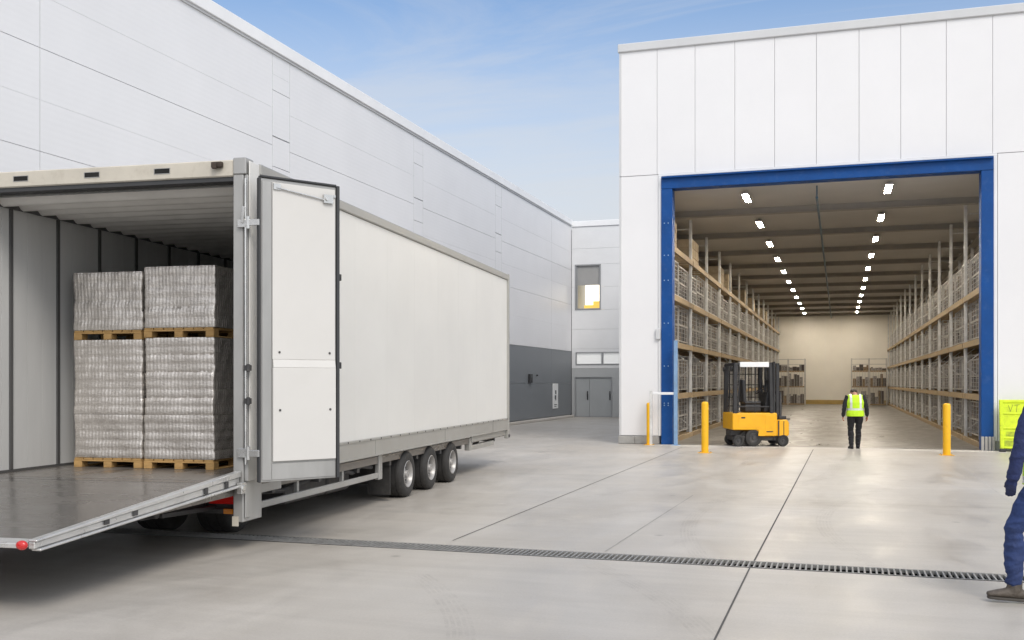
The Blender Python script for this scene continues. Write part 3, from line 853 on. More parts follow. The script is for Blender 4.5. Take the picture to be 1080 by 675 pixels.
# rear frame
b = tb()
b.box(PL - .06, PRt - .167, T0, T0 + .20, 3.885, 4.06)
sl = []
b.build('rear_header', M['tr_frame'], tr, bevel=.012)
b = tb(); b.box(PL - .06, PRt - .167, T0 + .02, T0 + .19, 3.84, 3.884); b.build('header_seal', M['gasket'], tr)
for u in (22, 97, 171):
    k = (u - 540) / F; Z = T0 / (.2272 * k + .9739); p = Z * (k * .9739 - .2272)
    b = tb(); frame(b, p - .095, p + .095, 3.945, 4.008, T0 - .004, T0 + .01, .006)
    b.build('slot_rim', M['galv'], tr)
    b = tb(); b.box(p - .088, p + .088, T0 - .003, T0 - .001, 3.952, 4.001); b.build('header_slot', M['pit'], tr)
b = tb(); b.box(PRt - .40, PRt - .28, T0 - .05, T0 - .002, 3.98, 4.035); b.cyl((PRt - .40, T0 - .03, 3.99), (PRt - .29, T0 - .03, 3.99), .02, n=8); b.box(PRt - .38, PRt - .33, T0 - .07, T0 - .051, 3.96, 4.02)
b.build('rusty_catch', M['rust'], tr, bevel=.005)
b = tb()
b.box(PRt - .165, PRt - .05, T0 - .015, T0 + .40, .30, 3.898); b.box(PRt - .048, PRt - .005, T0, T0 + .40, .72, 3.898)
b.box(PRt - .048, PRt - .03, T0 + .005, T0 + .10, .34, .719)
b.build('rear_post', M['galv'], tr, bevel=.012)
b = tb(); b.box(PRt - .003, PRt + .012, T0 + .01, T0 + .40, .99, 4.04); b.build('post_cover', M['tr_white'], tr, bevel=.006)
b = tb(); b.box(PRt - .167, PRt - .02, T0 - .018, T0 + .16, 3.90, 4.075); b.build('post_cap', M['galv'], tr, bevel=.01)
b = tb(); b.box(PL - .06, PL + .10, T0 - .015, T0 + .21, .30, 4.06); b.build('rear_post', M['galv'], tr, bevel=.012)
b = tb(); b.box(PRt - .167, PRt - .10, T0 - .03, T0 - .017, .26, .36); b.build('post_foot', M['tr_frame'], tr)
# hinges / lock fittings on the post
for v, hh in ((235, .13), (388, .10), (423, .10), (478, .14)):
    z = EYE + (403 - v) * 10.45 / F
    b = tb()
    dark = v in (388, 423)
    if dark:
        b.box(PRt - .03, PRt + .05, T0 - .05, T0 - .017, z - .03, z + .03); b.cyl((PRt + .03, T0 - .06, z - .04), (PRt + .03, T0 - .06, z + .04), .02, n=10); b.build('latch_keeper', M['gunmetal'], tr, bevel=.004); continue
    b.box(PRt - .10, PRt + .02, T0 - .05, T0 - .017, z - hh / 3, z + hh / 3)
    b.cyl((PRt + .03, T0 - .06, z - hh / 2), (PRt + .03, T0 - .06, z + hh / 2), .022, n=10)
    b.box(PRt + .0, PRt + .16, T0 - .075, T0 - .052, z - hh / 4, z + hh / 4)
    if v == 235: b.bar((PRt - .04, T0 - .04, z), (PRt - .02, T0 - .05, z + .17), .05, .03)
    b.build('hinge', M['gunmetal'] if dark else M['chrome'], tr, bevel=.004)
b = tb(); b.cyl((PRt - .01, T0 - .035, .9), (PRt - .01, T0 - .035, 3.85), .014, n=8); b.build('lock_rod', M['chrome'], tr, smooth=True)

# rear door, folded outwards
ang = math.atan2(.71, .565)                      # along door in (p, t)
H0 = Vector((-4.875, 9.56, 0)); DW = .90
du = Vector((.565, .71, 0)).normalized(); dn = Vector((du.y, -du.x, 0))   # dn: face towards the camera
def D(a, d, z): q = H0 + du * a + dn * d; return (q.x, q.y, z)
def dbox(mb, a0, a1, d0, d1, z0, z1):
    return mb.hexa([D(a0, d0, z0), D(a0, d1, z0), D(a1, d1, z0), D(a1, d0, z0), D(a0, d0, z1), D(a0, d1, z1), D(a1, d1, z1), D(a1, d0, z1)])
b = tb(); zb, zt = .72, 3.85
dbox(b, .0, DW - .035, -.05, .0, zb, zt)
door = b.build('door', M['galv'], tr, bevel=.006)
b = tb(); dbox(b, .012, .115, .001, .012, zb + .02, zt - .03); dbox(b, .118, DW - .045, .001, .010, zb + .02, zb + .19); b.build('door_frame', M['galv'], door, bevel=.004)
b = tb(); dbox(b, .125, DW - .05, .001, .014, 1.985, zt - .035)
b.hexa([D(.13, .001, 1.90), D(.13, .03, 1.90), D(DW - .05, .03, 1.90), D(DW - .05, .001, 1.90), D(.13, .001, 1.984), D(.13, .015, 1.984), D(DW - .05, .015, 1.984), D(DW - .05, .001, 1.984)])
dbox(b, .125, DW - .05, .001, .03, zb + .21, 1.899)
b.build('door_lining', M['doorskin'], door, bevel=.004)
b = tb(); dbox(b, DW - .034, DW, -.055, .024, zb, zt + .012); dbox(b, -.005, DW - .036, -.055, .02, zt + .001, zt + .024); dbox(b, -.022, -.002, -.05, .012, zb, zt)
b.build('door_gasket', M['gasket'], door, bevel=.006)
b = tb()
for a, z in ((.2, 2.06), (.78, 2.06), (.2, 1.46), (.78, 1.46)):
    d = .03 if z < 1.9 else .014
    b.cyl(D(a, d, z), D(a, d + .008, z), .012, n=8)
b.build('rivet', M['gunmetal'], door)
b = tb(); b.tube([D(.16, .03, zt - .09), D(.45, .03, zt - .125), D(.74, .03, zt - .16)], .008, 6); dbox(b, .70, .81, .015, .045, zt - .19, zt - .10); dbox(b, .13, .21, .015, .03, zt - .11, zt - .05)
b.cyl(D(.735, .045, zt - .145), D(.735, .06, zt - .145), .022, n=10); dbox(b, .82, .845, .015, .03, zt - .12, zt - .095)
b.build('door_closer', M['chrome'], door)
for z in (2.88, 1.93):
    b = tb(); dbox(b, DW + .001, DW + .03, -.03, .01, z - .035, z + .035); b.build('door_catch', M['black'], door, bevel=.005)

# tail lift
b = tb()
p0, p1 = -8.40, PRt - .14
ta, tz = T0 - .03, FL - .004; tb_, bz = 6.52, .575
def lift(p, s, dz):   # s: 0 hinge .. 1 tip
    return (p, ta + (tb_ - ta) * s, tz + (bz - tz) * s + dz)
b.hexa([lift(p0, 1, -.035), lift(p1, 1, -.035), lift(p1, 0, -.12), lift(p0, 0, -.12), lift(p0, 1, 0), lift(p1, 1, 0), lift(p1, 0, 0), lift(p0, 0, 0)])
plat = b.build('lift_platform', M['platform'], tr)
def rail(pa, pb):
    b = tb()
    b.hexa([lift(pa, 1.01, -.055), lift(pb, 1.01, -.055), lift(pb, 0, .0), lift(pa, 0, .0), lift(pa, 1.01, -.005), lift(pb, 1.01, -.005), lift(pb, 0, .072), lift(pa, 0, .072)])
    b.hexa([lift(pa, 1.01, -.003), lift(pb + .02, 1.01, -.003), lift(pb + .02, 0, .075), lift(pa, 0, .075), lift(pa, 1.01, .014), lift(pb + .02, 1.01, .014), lift(pb + .02, 0, .135), lift(pa, 0, .135)])
    b.hexa([lift(pa, 1.0, -.075), lift(pb + .03, 1.0, -.075), lift(pb + .03, 0, -.03), lift(pa, 0, -.03), lift(pa, 1.0, -.057), lift(pb + .03, 1.0, -.057), lift(pb + .03, 0, -.004), lift(pa, 0, -.004)])
    return b.build('side_rail', M['alu'], plat, bevel=.006)
rail(p1 + .002, p1 + .055); rail(p0 - .055, p0 - .002)
for s in (.73, .60, .22, .09):
    b = tb(); w_ = .011; h0 = .006 + .06 * (1 - s); m_ = .03
    q = [lift(p1 + .058, s + w_, -.03 + .03 * (1 - s)), lift(p1 + .068, s + w_, -.03 + .03 * (1 - s)), lift(p1 + .068, s - w_, -.03 + .03 * (1 - s)), lift(p1 + .058, s - w_, -.03 + .03 * (1 - s)),
         lift(p1 + .058, s + w_, h0), lift(p1 + .068, s + w_, h0), lift(p1 + .068, s - w_, h0), lift(p1 + .058, s - w_, h0)]
    b.hexa(q); b.build('rail_bracket', M['gunmetal'], plat, bevel=.003)
b = tb(); b.hexa([lift(p0, 1.03, -.04), lift(p1, 1.03, -.04), lift(p1, .985, -.04), lift(p0, .985, -.04), lift(p0, 1.03, -.005), lift(p1, 1.03, -.005), lift(p1, .985, .006), lift(p0, .985, .006)])
b.build('tip_edge', M['alu'], plat, bevel=.004)
b = tb(); c0 = Vector(lift(p1 + .01, 1.035, -.012)); b.ball(c0, .048, .03, .036, 14, 8); b.build('tip_light', M['redlens'], plat, smooth=True)
for p in (-5.75, -7.6):
    b = tb(); b.bar((p, T0 + .9, .42), (p, T0 - .9, .47), .09, .12); b.bar((p + .14, T0 + .8, .38), (p + .14, T0 - .7, .44), .05, .05)
    b.cyl((p - .08, T0 - .85, .48), (p + .2, T0 - .85, .48), .05, n=12); b.build('lift_arm', M['gunmetal'], plat, bevel=.008)
b = tb(); b.box(PRt - .08, PRt - .02, T0 - .10, T0 - .017, .60, .72); b.cyl((PRt - .085, T0 - .06, .66), (PRt - .01, T0 - .06, .66), .035, n=10)
b.build('lift_hinge', M['chrome'], plat, bevel=.005)
# threshold lip
b = tb(); b.box(PL + .12, PRt - .167, T0 - .02, T0 + .178, FL - .05, FL - .002); b.build('sill_plate', M['platform'], tr)
# bumper with lamps
b = tb(); b.box(PL + .05, PRt - .15, T0 + .32, T0 + .46, .36, .60); b.box(PL + .05, PRt - .15, T0 + .28, T0 + .319, .34, .40)
bump = b.build('bumper', M['gunmetal'], tr, bevel=.012)
for pa, pb in ((PRt - .62, PRt - .26), (PL + .16, PL + .52)):
    b = tb(); b.box(pa, pb, T0 + .285, T0 + .318, .445, .565); tl = b.build('tail_light', M['redlens'], bump, bevel=.008)
    b = tb(); b.box(pb - .16, pb - .05, T0 + .24, T0 + .279, .345, .40); b.build('indicator', M['amber'], tl, bevel=.006)
b = tb(); b.box(-6.7, -5.7, T0 + .30, T0 + .318, .44, .57); b.build('reflector_strip', mat('dull red reflector', (.16, .01, .012), .4), bump, bevel=.004)
# chassis
b = tb()
for p in (-6.2, -7.3): b.box(p - .06, p + .06, T0 + .5, T1 - .4, .40, FL - .101)
for q in range(9): b.box(PL + .1, PRt - .08, T0 + .7 + q * 1.25, T0 + .78 + q * 1.25, .53, FL - .102)
b.build('chassis', M['gunmetal'], tr)
for p in (-5.3, -8.25):
    b = tb(); b.box(p - .17, p + .17, 14.10, 14.14, .10, .72); b.build('mudflap', M['rubber'], tr)
b = tb(); b.box(-8.2, -5.36, 14.4, 17.5, .22, .52); b.build('axle_housing', M['gunmetal'], tr, bevel=.03)
# side guard
sgp = PRt - .06
b = tb(); b.box(sgp - .04, sgp, 9.95, 13.62, .395, .47); b.build('side_guard', M['galv'], tr, bevel=.006)
b = tb(); b.box(sgp - .04, sgp, 9.80, 10.5, .56, .66); b.build('side_guard', M['galv'], tr, bevel=.006)
for t in (11.0, 12.35):
    b = tb(); b.box(sgp - .09, sgp - .042, t, t + .05, .40, .735); b.build('guard_bracket', M['galv'], tr, bevel=.005)
b = tb(); b.box(sgp - .05, sgp + .01, 13.55, 13.69, .37, .738); b.build('guard_end', M['galv'], tr, bevel=.005)
b = tb(); b.tube([(sgp - .09, 12.4, .52), (sgp - .09, 12.55, .58), (sgp - .09, 12.8, .53), (sgp - .09, 13.1, .60), (sgp - .09, 13.5, .55)], .03, 8); b.tube([(sgp - .12, 12.4, .6), (sgp - .12, 13.5, .66)], .025, 8)
b.build('air_line', M['gunmetal'], tr, smooth=True)
b = tb(); b.tube([(sgp - .15, 10.2, .55), (sgp - .15, 10.8, .5), (sgp - .15, 11.6, .56)], .03, 8)
b.build('air_line', M['gunmetal'], tr, smooth=True)
b = tb(); b.box(-5.9, -5.35, 11.1, 12.3, .30, .66); b.build('battery_box', M['gunmetal'], tr, bevel=.02)
b = tb(); b.box(-5.75, -5.42, 12.5, 13.3, .26, .60); b.build('air_tank', M['gunmetal'], tr, bevel=.06, seg=3)
# nose end bracket
b = tb(); b.box(PRt - .25, PRt - .02, 18.4, T1 - .05, .62, .735); b.box(PRt - .14, PRt - .03, 18.35, 20.1, .47, .56); b.box(PRt - .14, PRt - .04, 18.3, 18.5, .47, .70)
b.box(PRt - .05, PRt + .035, T1 - .12, T1 + .02, .55, .735); b.box(PL + .1, PRt - .165, T1 - .5, T1 - .05, .58, .735); b.cyl((-6.8, T1 - .9, .55), (-6.8, T1 - .9, .7), .2, n=20)
b.build('nose_frame', M['tr_rail'], tr, bevel=.006)
b = tb(); b.box(PRt - .03, PRt + .045, T1 - .07, T1 + .025, .57, .63); b.build('side_marker', M['black'], tr)
# wheels
def wheel(parent, p, t, out, r=.352, w_=.30, full=True):
    # tyre
    b = MB((0, 0, 0)); s = out
    b.lathe((0, 0, 0), (s, 0, 0), [(-w_, .18), (-w_, r * .80), (-w_ + .015, r * .93), (-w_ + .05, r), (-w_ * .66, r), (-w_ * .655, r - .012), (-w_ * .63, r - .012), (-w_ * .625, r), (-w_ * .36, r), (-w_ * .355, r - .012), (-w_ * .33, r - .012), (-w_ * .325, r), (-.05, r), (-.015, r * .93), (0, r * .82), (-.004, r * .70), (-.012, r * .585), (-.04, r * .56)], 48)
    ty = b.build('wheel', M['rubber'], parent, smooth=True)
    ty.location = (p - PC, t - TC, r)
    b = MB((0, 0, 0))
    b.lathe((0, 0, 0), (s, 0, 0), [(-.012, r * .582), (-.006, r * .56), (-.02, r * .53), (-.10, r * .50), (-.115, r * .34), (-.10, r * .30), (-.075, r * .26), (-.07, r * .20), (-.02, r * .17), (-.012, .0)], 36)
    rm = b.build('rim', M['rim'], ty, smooth=True)
    b = MB((0, 0, 0))
    for i in range(10):
        a = 2 * math.pi * i / 10; yy, zz = math.cos(a) * r * .285, math.sin(a) * r * .285
        b.cyl((-s * .095, yy, zz), (-s * .055, yy, zz), .011, n=6)
    b.build('hub_bolts', M['gunmetal'], rm)
    return ty
w0 = wheel(tr, PRt - .005, 14.72, 1)
wt = snapshot(w0)
for t in (15.88, 17.10): dup(w0, (PRt - .005 - PC, t - TC, .352), parent=tr, tree=wt)
for t in (14.72, 15.88, 17.10): dup(w0, (PL + .005 - PC, t - TC, .352), rz=math.pi, parent=tr, tree=wt)
w1 = wheel(tr, -5.78, 10.85, 1, r=.335, w_=.42)
dup(w1, (-7.02 - PC, 10.85 - TC, .335), rz=math.pi, parent=tr)
b = tb(); b.cyl((-6.9, 10.85, .335), (-5.9, 10.85, .335), .07, n=12); b.build('rear_axle', M['gunmetal'], tr)
for t in (14.72, 15.88, 17.10):
    b = tb(); b.cyl((PL + .1, t, .352), (PRt - .12, t, .352), .08, n=12); b.build('axle', M['gunmetal'], tr)

# ------------------------------------------------------------------ pallets and wrapped loads in the trailer
def pallet(p, t, z, label, w_=.94, d=1.2, h=.115, first=[None]):
    c = PT(p, t, z + .001)
    if first[0] is None:
        o = empty('wooden_pallet', c, label, 'pallet', PHI, 'pallets under the wrapped loads')
        b = MB()
        for i in range(7): b.box(-w_ / 2 + i * (w_ / 7) + .008, -w_ / 2 + (i + 1) * w_ / 7 - .008, -d / 2, d / 2, h - .022, h)
        for y in (-d / 2, -.06, d / 2 - .12): b.box(-w_ / 2, w_ / 2, y, y + .12, h - .042, h - .0225)
        b.build('deck', M['wood'], o, bevel=.003)
        for x in (-w_ / 2, -.055, w_ / 2 - .11):
            b = MB()
            for y in (-d / 2, -.06, d / 2 - .12): b.box(x, x + .11, y, y + .12, .016, h - .043)
            b.build('block', M['wood'], o, bevel=.003)
            b = MB(); b.box(x, x + .11, -d / 2, d / 2, 0, .0155); b.build('runner', M['wood'], o, bevel=.003)
        first[0] = o; first.append(snapshot(o))
    else: o = dup(first[0], c, PHI, label, tree=first[1])
    return o
def can_load(p, t, z0, z1, w_, d, seed, label, layers):
    rnd = random.Random(seed); H = z1 - z0
    nx, ny = max(10, int(w_ / .047)), max(10, int(d / .047)); per = 4; rows_per = 5
    pts = []   # perimeter positions with outward normal and phase
    cr = .03
    for (x0, y0, x1, y1, nn, nv) in ((-w_/2, -d/2, w_/2, -d/2, nx, (0, -1)), (w_/2, -d/2, w_/2, d/2, ny, (1, 0)), (w_/2, d/2, -w_/2, d/2, nx, (0, 1)), (-w_/2, d/2, -w_/2, -d/2, ny, (-1, 0))):
        for i in range(nn * per):
            f = i / (nn * per)
            pts.append((x0 + (x1 - x0) * f, y0 + (y1 - y0) * f, nv[0], nv[1], (i % per) / per, f))
    n = len(pts); vs = []; fs = []
    R_ = layers * rows_per
    lay = [(rnd.uniform(-.004, .004), rnd.uniform(-.004, .004), rnd.uniform(.004, .012)) for _ in range(layers)]
    ph = [rnd.uniform(0, 6.28) for _ in range(8)]
    for r in range(R_ + 1):
        zf = r / R_; li = min(layers - 1, r // rows_per); lf = (r % rows_per) / rows_per if r < R_ else 1
        for (x, y, ax, ay, f, ff) in pts:
            can = .0042 * abs(math.sin(math.pi * f))
            edge = .0075 * (math.sin(math.pi * min(1, max(0, lf))) ** .5 if 0 < lf < 1 else 0)
            wob = .004 * math.sin(ff * 9 + ph[0] + zf * 5) + .002 * math.sin(ff * 31 + ph[1] - zf * 13) + rnd.uniform(-.0010, .0010)
            k = can + edge + wob
            corner = max(0, 1 - min(ff, 1 - ff) * 14); k -= .007 * corner * corner
            q = 1 - .012 * math.sin(math.pi * zf)
            vs.append((x * q + ax * k + lay[li][0], y * q + ay * k + lay[li][1], zf * H + (rnd.uniform(-.002, .002) if 0 < r < R_ else 0)))
    for r in range(R_):
        for i in range(n):
            j = (i + 1) % n; fs.append((r * n + i, r * n + j, (r + 1) * n + j, (r + 1) * n + i))
    fs.append(tuple(range(n - 1, -1, -1))); fs.append(tuple(R_ * n + i for i in range(n)))
    b = MB(); b.add(vs, fs)
    o = b.build('wrapped_load', M['film'], None, smooth=True)
    o.location = PT(p, t, z0); o.rotation_euler = (0, 0, PHI)
    return tag(o, label, 'wrapped load', 'shrink wrapped loads on pallets')
pl_, pr_ = -7.67, -6.70; tcn = 11.62
zp = FL
pallet(pl_, tcn, zp, 'wooden pallet on the truck floor under the left stack')
pallet(pr_, tcn, zp, 'wooden pallet on the truck floor under the right stack', )
can_load(pl_, tcn, zp + .12, 1.352, .945, 1.17, 1, 'bottom shrink wrapped load of the left stack in the trailer', 5)
can_load(pr_, tcn, zp + .12, 1.352, .945, 1.19, 2, 'bottom shrink wrapped load of the right stack in the trailer', 5)
can_load(pl_, tcn, 1.355, 2.268, .955, 1.18, 3, 'middle shrink wrapped load of the left stack, below the upper pallet', 9)
can_load(pr_, tcn, 1.355, 2.288, .925, 1.16, 4, 'middle shrink wrapped load of the right stack, below the upper pallet', 9)
pallet(pl_, tcn, 2.27, 'upper wooden pallet carrying the top left wrapped load')
pallet(pr_, tcn, 2.29, 'upper wooden pallet carrying the top right wrapped load')
can_load(pl_ - .005, tcn, 2.39, 3.10, .96, 1.18, 5, 'top shrink wrapped load of the left stack, under the trailer roof', 6)
can_load(pr_ + .005, tcn, 2.41, 3.15, .95, 1.18, 6, 'top shrink wrapped load of the right stack, under the trailer roof', 6)

# ------------------------------------------------------------------ bollards
def bollard(loc, h, label, src=[None]):
    if src[0] is None:
        o = empty('bollard', loc, label, 'bollard', group='yellow bollards by the doorway')
        b = MB(); b.lathe((0, 0, 0), (0, 0, 1), [(.012, .0), (.012, .088), (1.21, .088), (1.24, .082), (1.262, .06), (1.272, 0)], 28); b.build('post', M['bollard'], o, smooth=True)
        b = MB(); b.box(-.16, .16, -.16, .16, 0, .012); pt = b.build('base_plate', M['bollard'], o, bevel=.004)
        b = MB()
        for x in (-.125, .125):
            for y in (-.125, .125): b.cyl((x, y, .0125), (x, y, .03), .016, n=6)
        b.build('anchor_bolt', M['chrome'], pt)
        src[0] = o; src.append(snapshot(o)); return o
    return dup(src[0], loc, None, label, tree=src[1])
bollard(at(743.5, 1876 / 74.5), 1.28, 'yellow bollard standing just left of the forklift')
bollard(at(998.5, 1876 / 77.0), 1.28, 'yellow bollard standing right of the walking worker by the right racking').scale = (1, 1, .98)
o = bollard(Vector((xf(685, 28.2), 28.16, 0)), 1.1, 'shorter yellow bollard close against the white facade panel'); o.scale = (.85, .85, .93)

# pale blue guard post
gp = empty('guard_post', (-4.30, 28.15, 0), 'pale blue guard post with a white arm beside the left door post', 'guard post')
off = gp.location
b = MB(off); b.box(-4.35, -4.25, 28.10, 28.20, .012, 2.9); b.box(-4.42, -4.18, 28.03, 28.27, 0, .012); b.build('post', M['lightblue'], gp, bevel=.008)
b = MB(off); b.box(-4.95, -4.352, 28.12, 28.16, 1.40, 1.47); b.build('arm', M['coping'], gp, bevel=.006)
b = MB(off); b.box(-5.02, -4.951, 28.08, 28.18, .0, 1.52); b.build('stay', M['post'], gp, bevel=.006)

# acid yellow panel barrier leaning on the facade
ba = empty('plastic_barrier', (4.34, 28.05, 0), 'acid yellow plastic panel barrier leaning on the facade behind the blue clad worker', 'barrier')
W_, H_ = .98, 1.30
def lean(x, d, z):  # tilt back onto the wall
    a = R(9); return (x, d * math.cos(a) + z * math.sin(a), z * math.cos(a) - d * math.sin(a) + .02)
def lbox(mb, x0, x1, d0, d1, z0, z1):
    return mb.hexa([lean(x0, d0, z0), lean(x1, d0, z0), lean(x1, d1, z0), lean(x0, d1, z0), lean(x0, d0, z1), lean(x1, d0, z1), lean(x1, d1, z1), lean(x0, d1, z1)])
b = MB(); t_ = .085
lbox(b, -W_ / 2, -W_ / 2 + t_, -.04, .04, 0, H_); lbox(b, W_ / 2 - t_, W_ / 2, -.04, .04, 0, H_)
for z in (.06, .30, .55, .92, H_ - t_): lbox(b, -W_ / 2 + t_ - .01, W_ / 2 - t_ + .01, -.034, .034, z, z + (.085 if z > 1 else .05))
fr = b.build('panel_frame', M['acid'], ba, bevel=.02, seg=2)
b = MB(); lbox(b, -W_ / 2 + t_, W_ / 2 - t_, -.012, .015, .06, H_ - .03); b.build('web', M['acid'], ba)
b = MB()
for xx in (-.25, .12): lbox(b, xx - .10, xx + .22, -.018, -.0125, .37, .49)
lbox(b, -W_ / 2 + .1, W_ / 2 - .1, -.018, -.0125, .12, .27)
b.build('recess', M['acid_dark'], ba)
b = MB()
def stroke(x0, z0, x1, z1, w_=.010):
    a, c_ = Vector((x0, 0, z0)), Vector((x1, 0, z1)); d = (c_ - a).normalized(); n_ = Vector((-d.z, 0, d.x)) * w_ / 2
    q = [a - n_, c_ - n_, c_ + n_, a + n_]
    b.hexa([lean(v.x, -.020, v.z) for v in q] + [lean(v.x, -.0125, v.z) for v in q])
stroke(-.28, 1.16, -.235, 1.00); stroke(-.235, 1.00, -.18, 1.17); stroke(-.14, 1.16, -.02, 1.18); stroke(-.08, 1.165, -.10, .99)
b.build('lettering', M['mark'], ba)
b = MB(); lbox(b, -W_ / 2 - .02, -W_ / 2 + .13, -.14, .06, -.02, .05); lbox(b, W_ / 2 - .13, W_ / 2 + .02, -.14, .06, -.02, .05); b.build('foot', M['blackpl'], ba, bevel=.012)

# ------------------------------------------------------------------ forklift
fk = empty('forklift', at(797, 28.0), 'yellow compact forklift with black cage and white top beam standing in the doorway', 'forklift', A + R(4))
def fb(): return MB((0, 0, 0))
def prism(mb, poly, y0, y1):
    n = len(poly); vs = [(x, y0, z) for x, z in poly] + [(x, y1, z) for x, z in poly]
    return mb.add(vs, [tuple(range(n)), tuple(range(2 * n - 1, n - 1, -1))] + [(i, i + n, (i + 1) % n + n, (i + 1) % n) for i in range(n)])
b = fb(); prism(b, [(-.89, .50), (-.86, .46), (-.12, .46), (.02, .29), (.50, .29), (.50, .90), (.47, .93), (-.86, .93), (-.89, .90)], -.55, .55)
ch = b.build('chassis', M['yellow'], fk, bevel=.035, seg=3)
b = fb(); b.box(-.72, -.02, -.558, -.551, .54, .86); b.box(.12, .42, -.558, -.551, .36, .86); b.build('access_panel', M['yellow'], ch, bevel=.006)
b = fb(); b.box(-.62, -.5, -.566, -.559, .78, .82); b.box(.16, .36, -.566, -.559, .40, .43); b.build('panel_latch', M['black'], ch)
b = fb(); prism(b, [(.503, .29), (.86, .29), (.88, .34), (.88, .66), (.82, .74), (.503, .74)], -.52, .52)
b.build('counterweight', M['yellow'], fk, bevel=.03, seg=3)
b = fb(); b.box(.53, .57, -.53, -.521, .3, .72); b.box(.70, .72, -.53, -.521, .3, .7); b.build('weight_groove', M['black'], fk)
b = fb(); b.box(-.80, .80, -.42, .42, .16, .288); b.box(-.86, -.12, -.30, .30, .289, .455); b.build('underframe', M['gunmetal'], fk, bevel=.02)
b = fb(); prism(b, [(-.10, .30), (.0, .295), (.12, .295), (-.02, .45), (-.08, .44)], -.575, -.553); b.build('step', M['yellow'], fk, bevel=.004)
fk.scale = (.89, .89, .985)
# cage
b = fb()
for y in (-.50, .50):
    b.bar((-.80, y, .92), (-.78, y, 2.28), .11, .12); b.bar((-.70, y, .92), (-.66, y, 2.25), .03, .04)
    b.bar((.33, y, .92), (.30, y, 2.28), .10, .10); b.bar((-.80, y, 2.27), (.34, y, 2.27), .07, .075); b.bar((-.74, y, 1.10), (.32, y, 1.10), .035, .035)
    b.bar((-.18, y, .92), (-.16, y, 2.25), .028, .028)
for i in range(8): b.bar((-.76 + i * .15, -.47, 2.285), (-.76 + i * .15, .47, 2.285), .03, .035)
b.bar((-.79, -.5, 2.27), (-.79, .5, 2.27), .07, .075); b.bar((.32, -.5, 2.27), (.32, .5, 2.27), .07, .075)
for i in range(6): b.bar((-.78, -.38 + i * .15, .95), (-.78, -.38 + i * .15, 2.24), .018, .018)
for i in range(9): b.bar((-.60 + i * .105, .50, .95), (-.60 + i * .105, .50, 2.24), .02, .02)
for z in (1.35, 1.7, 2.0): b.bar((-.76, .5, z), (.32, .5, z), .025, .025)
gd = b.build('overhead_guard', M['black'], fk, bevel=.008)
b = fb(); b.box(-.66, .24, -.553, -.541, 2.19, 2.33); b.build('top_beam', M['signwhite'], gd, bevel=.006)
for y in (-.42, .42):
    b = fb(); b.cyl((-.84, y, 2.14), (-.90, y, 2.14), .055, .07, 14); b.build('work_light', M['blackpl'], gd, smooth=True)
# cab
b = fb(); b.box(-.42, .10, -.26, .26, .94, 1.16); b.box(-.42, .10, -.26, .26, 1.161, 1.25); b.build('seat', M['blackpl'], fk, bevel=.05, seg=3)
b = fb(); prism(b, [(-.46, 1.2), (-.34, 1.2), (-.40, 1.85), (-.50, 1.85)], -.25, .25); b.build('seat_back', M['blackpl'], fk, bevel=.05, seg=3)
b = fb(); prism(b, [(.14, .94), (.34, .94), (.34, 1.5), (.26, 1.52)], -.36, .36); b.build('console', M['black'], fk, bevel=.03)
b = fb()
c_ = Vector((.14, 0, 1.55)); ax_ = Vector((-.55, 0, .83)); a_ = Vector((0, 1, 0)); e_ = ax_.cross(a_)
ring = [c_ + (a_ * math.cos(i * math.pi / 10) + e_ * math.sin(i * math.pi / 10)) * .17 for i in range(21)]
b.tube(ring, .016, 6); b.tube([c_ - a_ * .17, c_ + a_ * .17], .012, 6); b.tube([c_, (.26, 0, 1.42)], .025, 8); b.build('steering_wheel', M['black'], fk, smooth=True)
b = fb()
for i in range(3): b.tube([(.22, -.30 + i * .06, 1.5), (.18, -.30 + i * .06, 1.66)], .012, 6); b.ball((.18, -.30 + i * .06, 1.67), .02, .02, .02, 8, 6)
b.build('control_lever', M['black'], fk, smooth=True)
# mast
b = fb()
for y in (-.40, .40):
    b.box(.41, .47, y - .05, y + .05, .16, 2.34); b.box(.50, .60, y - .04, y + .04, .16, 2.30)
for z in (.5, 1.2, 1.75, 2.24): b.box(.42, .50, -.36, .36, z, z + .08)
b.cyl((.47, -.22, .3), (.47, -.22, 2.0), .035, n=10); b.cyl((.47, .22, .3), (.47, .22, 2.0), .035, n=10)
for y in (-.1, 0, .1): b.cyl((.52, y, .6), (.52, y, 2.2), .012, n=6)
ms = b.build('mast', M['black'], fk, bevel=.006)
b = fb()
for z in (.82, 1.12): b.box(.61, .67, -.45, .45, z, z + .09)
for y in (-.42, -.2, .2, .42): b.box(.615, .66, y - .02, y + .02, .76, 1.5)
b.box(.612, .66, -.44, .44, 1.46, 1.5)
for y in (-.28, .28): b.box(.671, .71, y - .06, y + .06, .76, 1.2); b.box(.671, .98, y - .06, y + .06, .742, .765)
b.build('fork_carriage', M['gunmetal'], ms, bevel=.005)
b = fb(); b.box(.56, .80, -.50, -.36, .76, .84); b.box(.60, .68, -.48, -.40, .70, .76); b.build('hose_guide', M['black'], ms, bevel=.01)
def fwheel(x, y, r, w_, name='wheel'):
    b = fb(); s = -1 if y < 0 else 1
    b.lathe((0, 0, 0), (0, s, 0), [(-w_, r * .5), (-w_, r * .85), (-w_ + .02, r), (-.02, r), (0, r * .88), (-.005, r * .62), (-.02, r * .56)], 32)
    o = b.build(name, M['rubber'], fk, smooth=True); o.location = (x, y, r)
    b = fb(); b.lathe((0, 0, 0), (0, s, 0), [(-.02, r * .58), (-.012, r * .50), (-.03, r * .42), (-.03, r * .22), (.0, r * .18), (.004, 0)], 24)
    b.build('hub', M['gunmetal'], o, smooth=True)
for y in (-.52, .52): fwheel(-.68, y, .165, .16); fwheel(-.22, y, .245, .2); fwheel(.70, y, .17, .16)
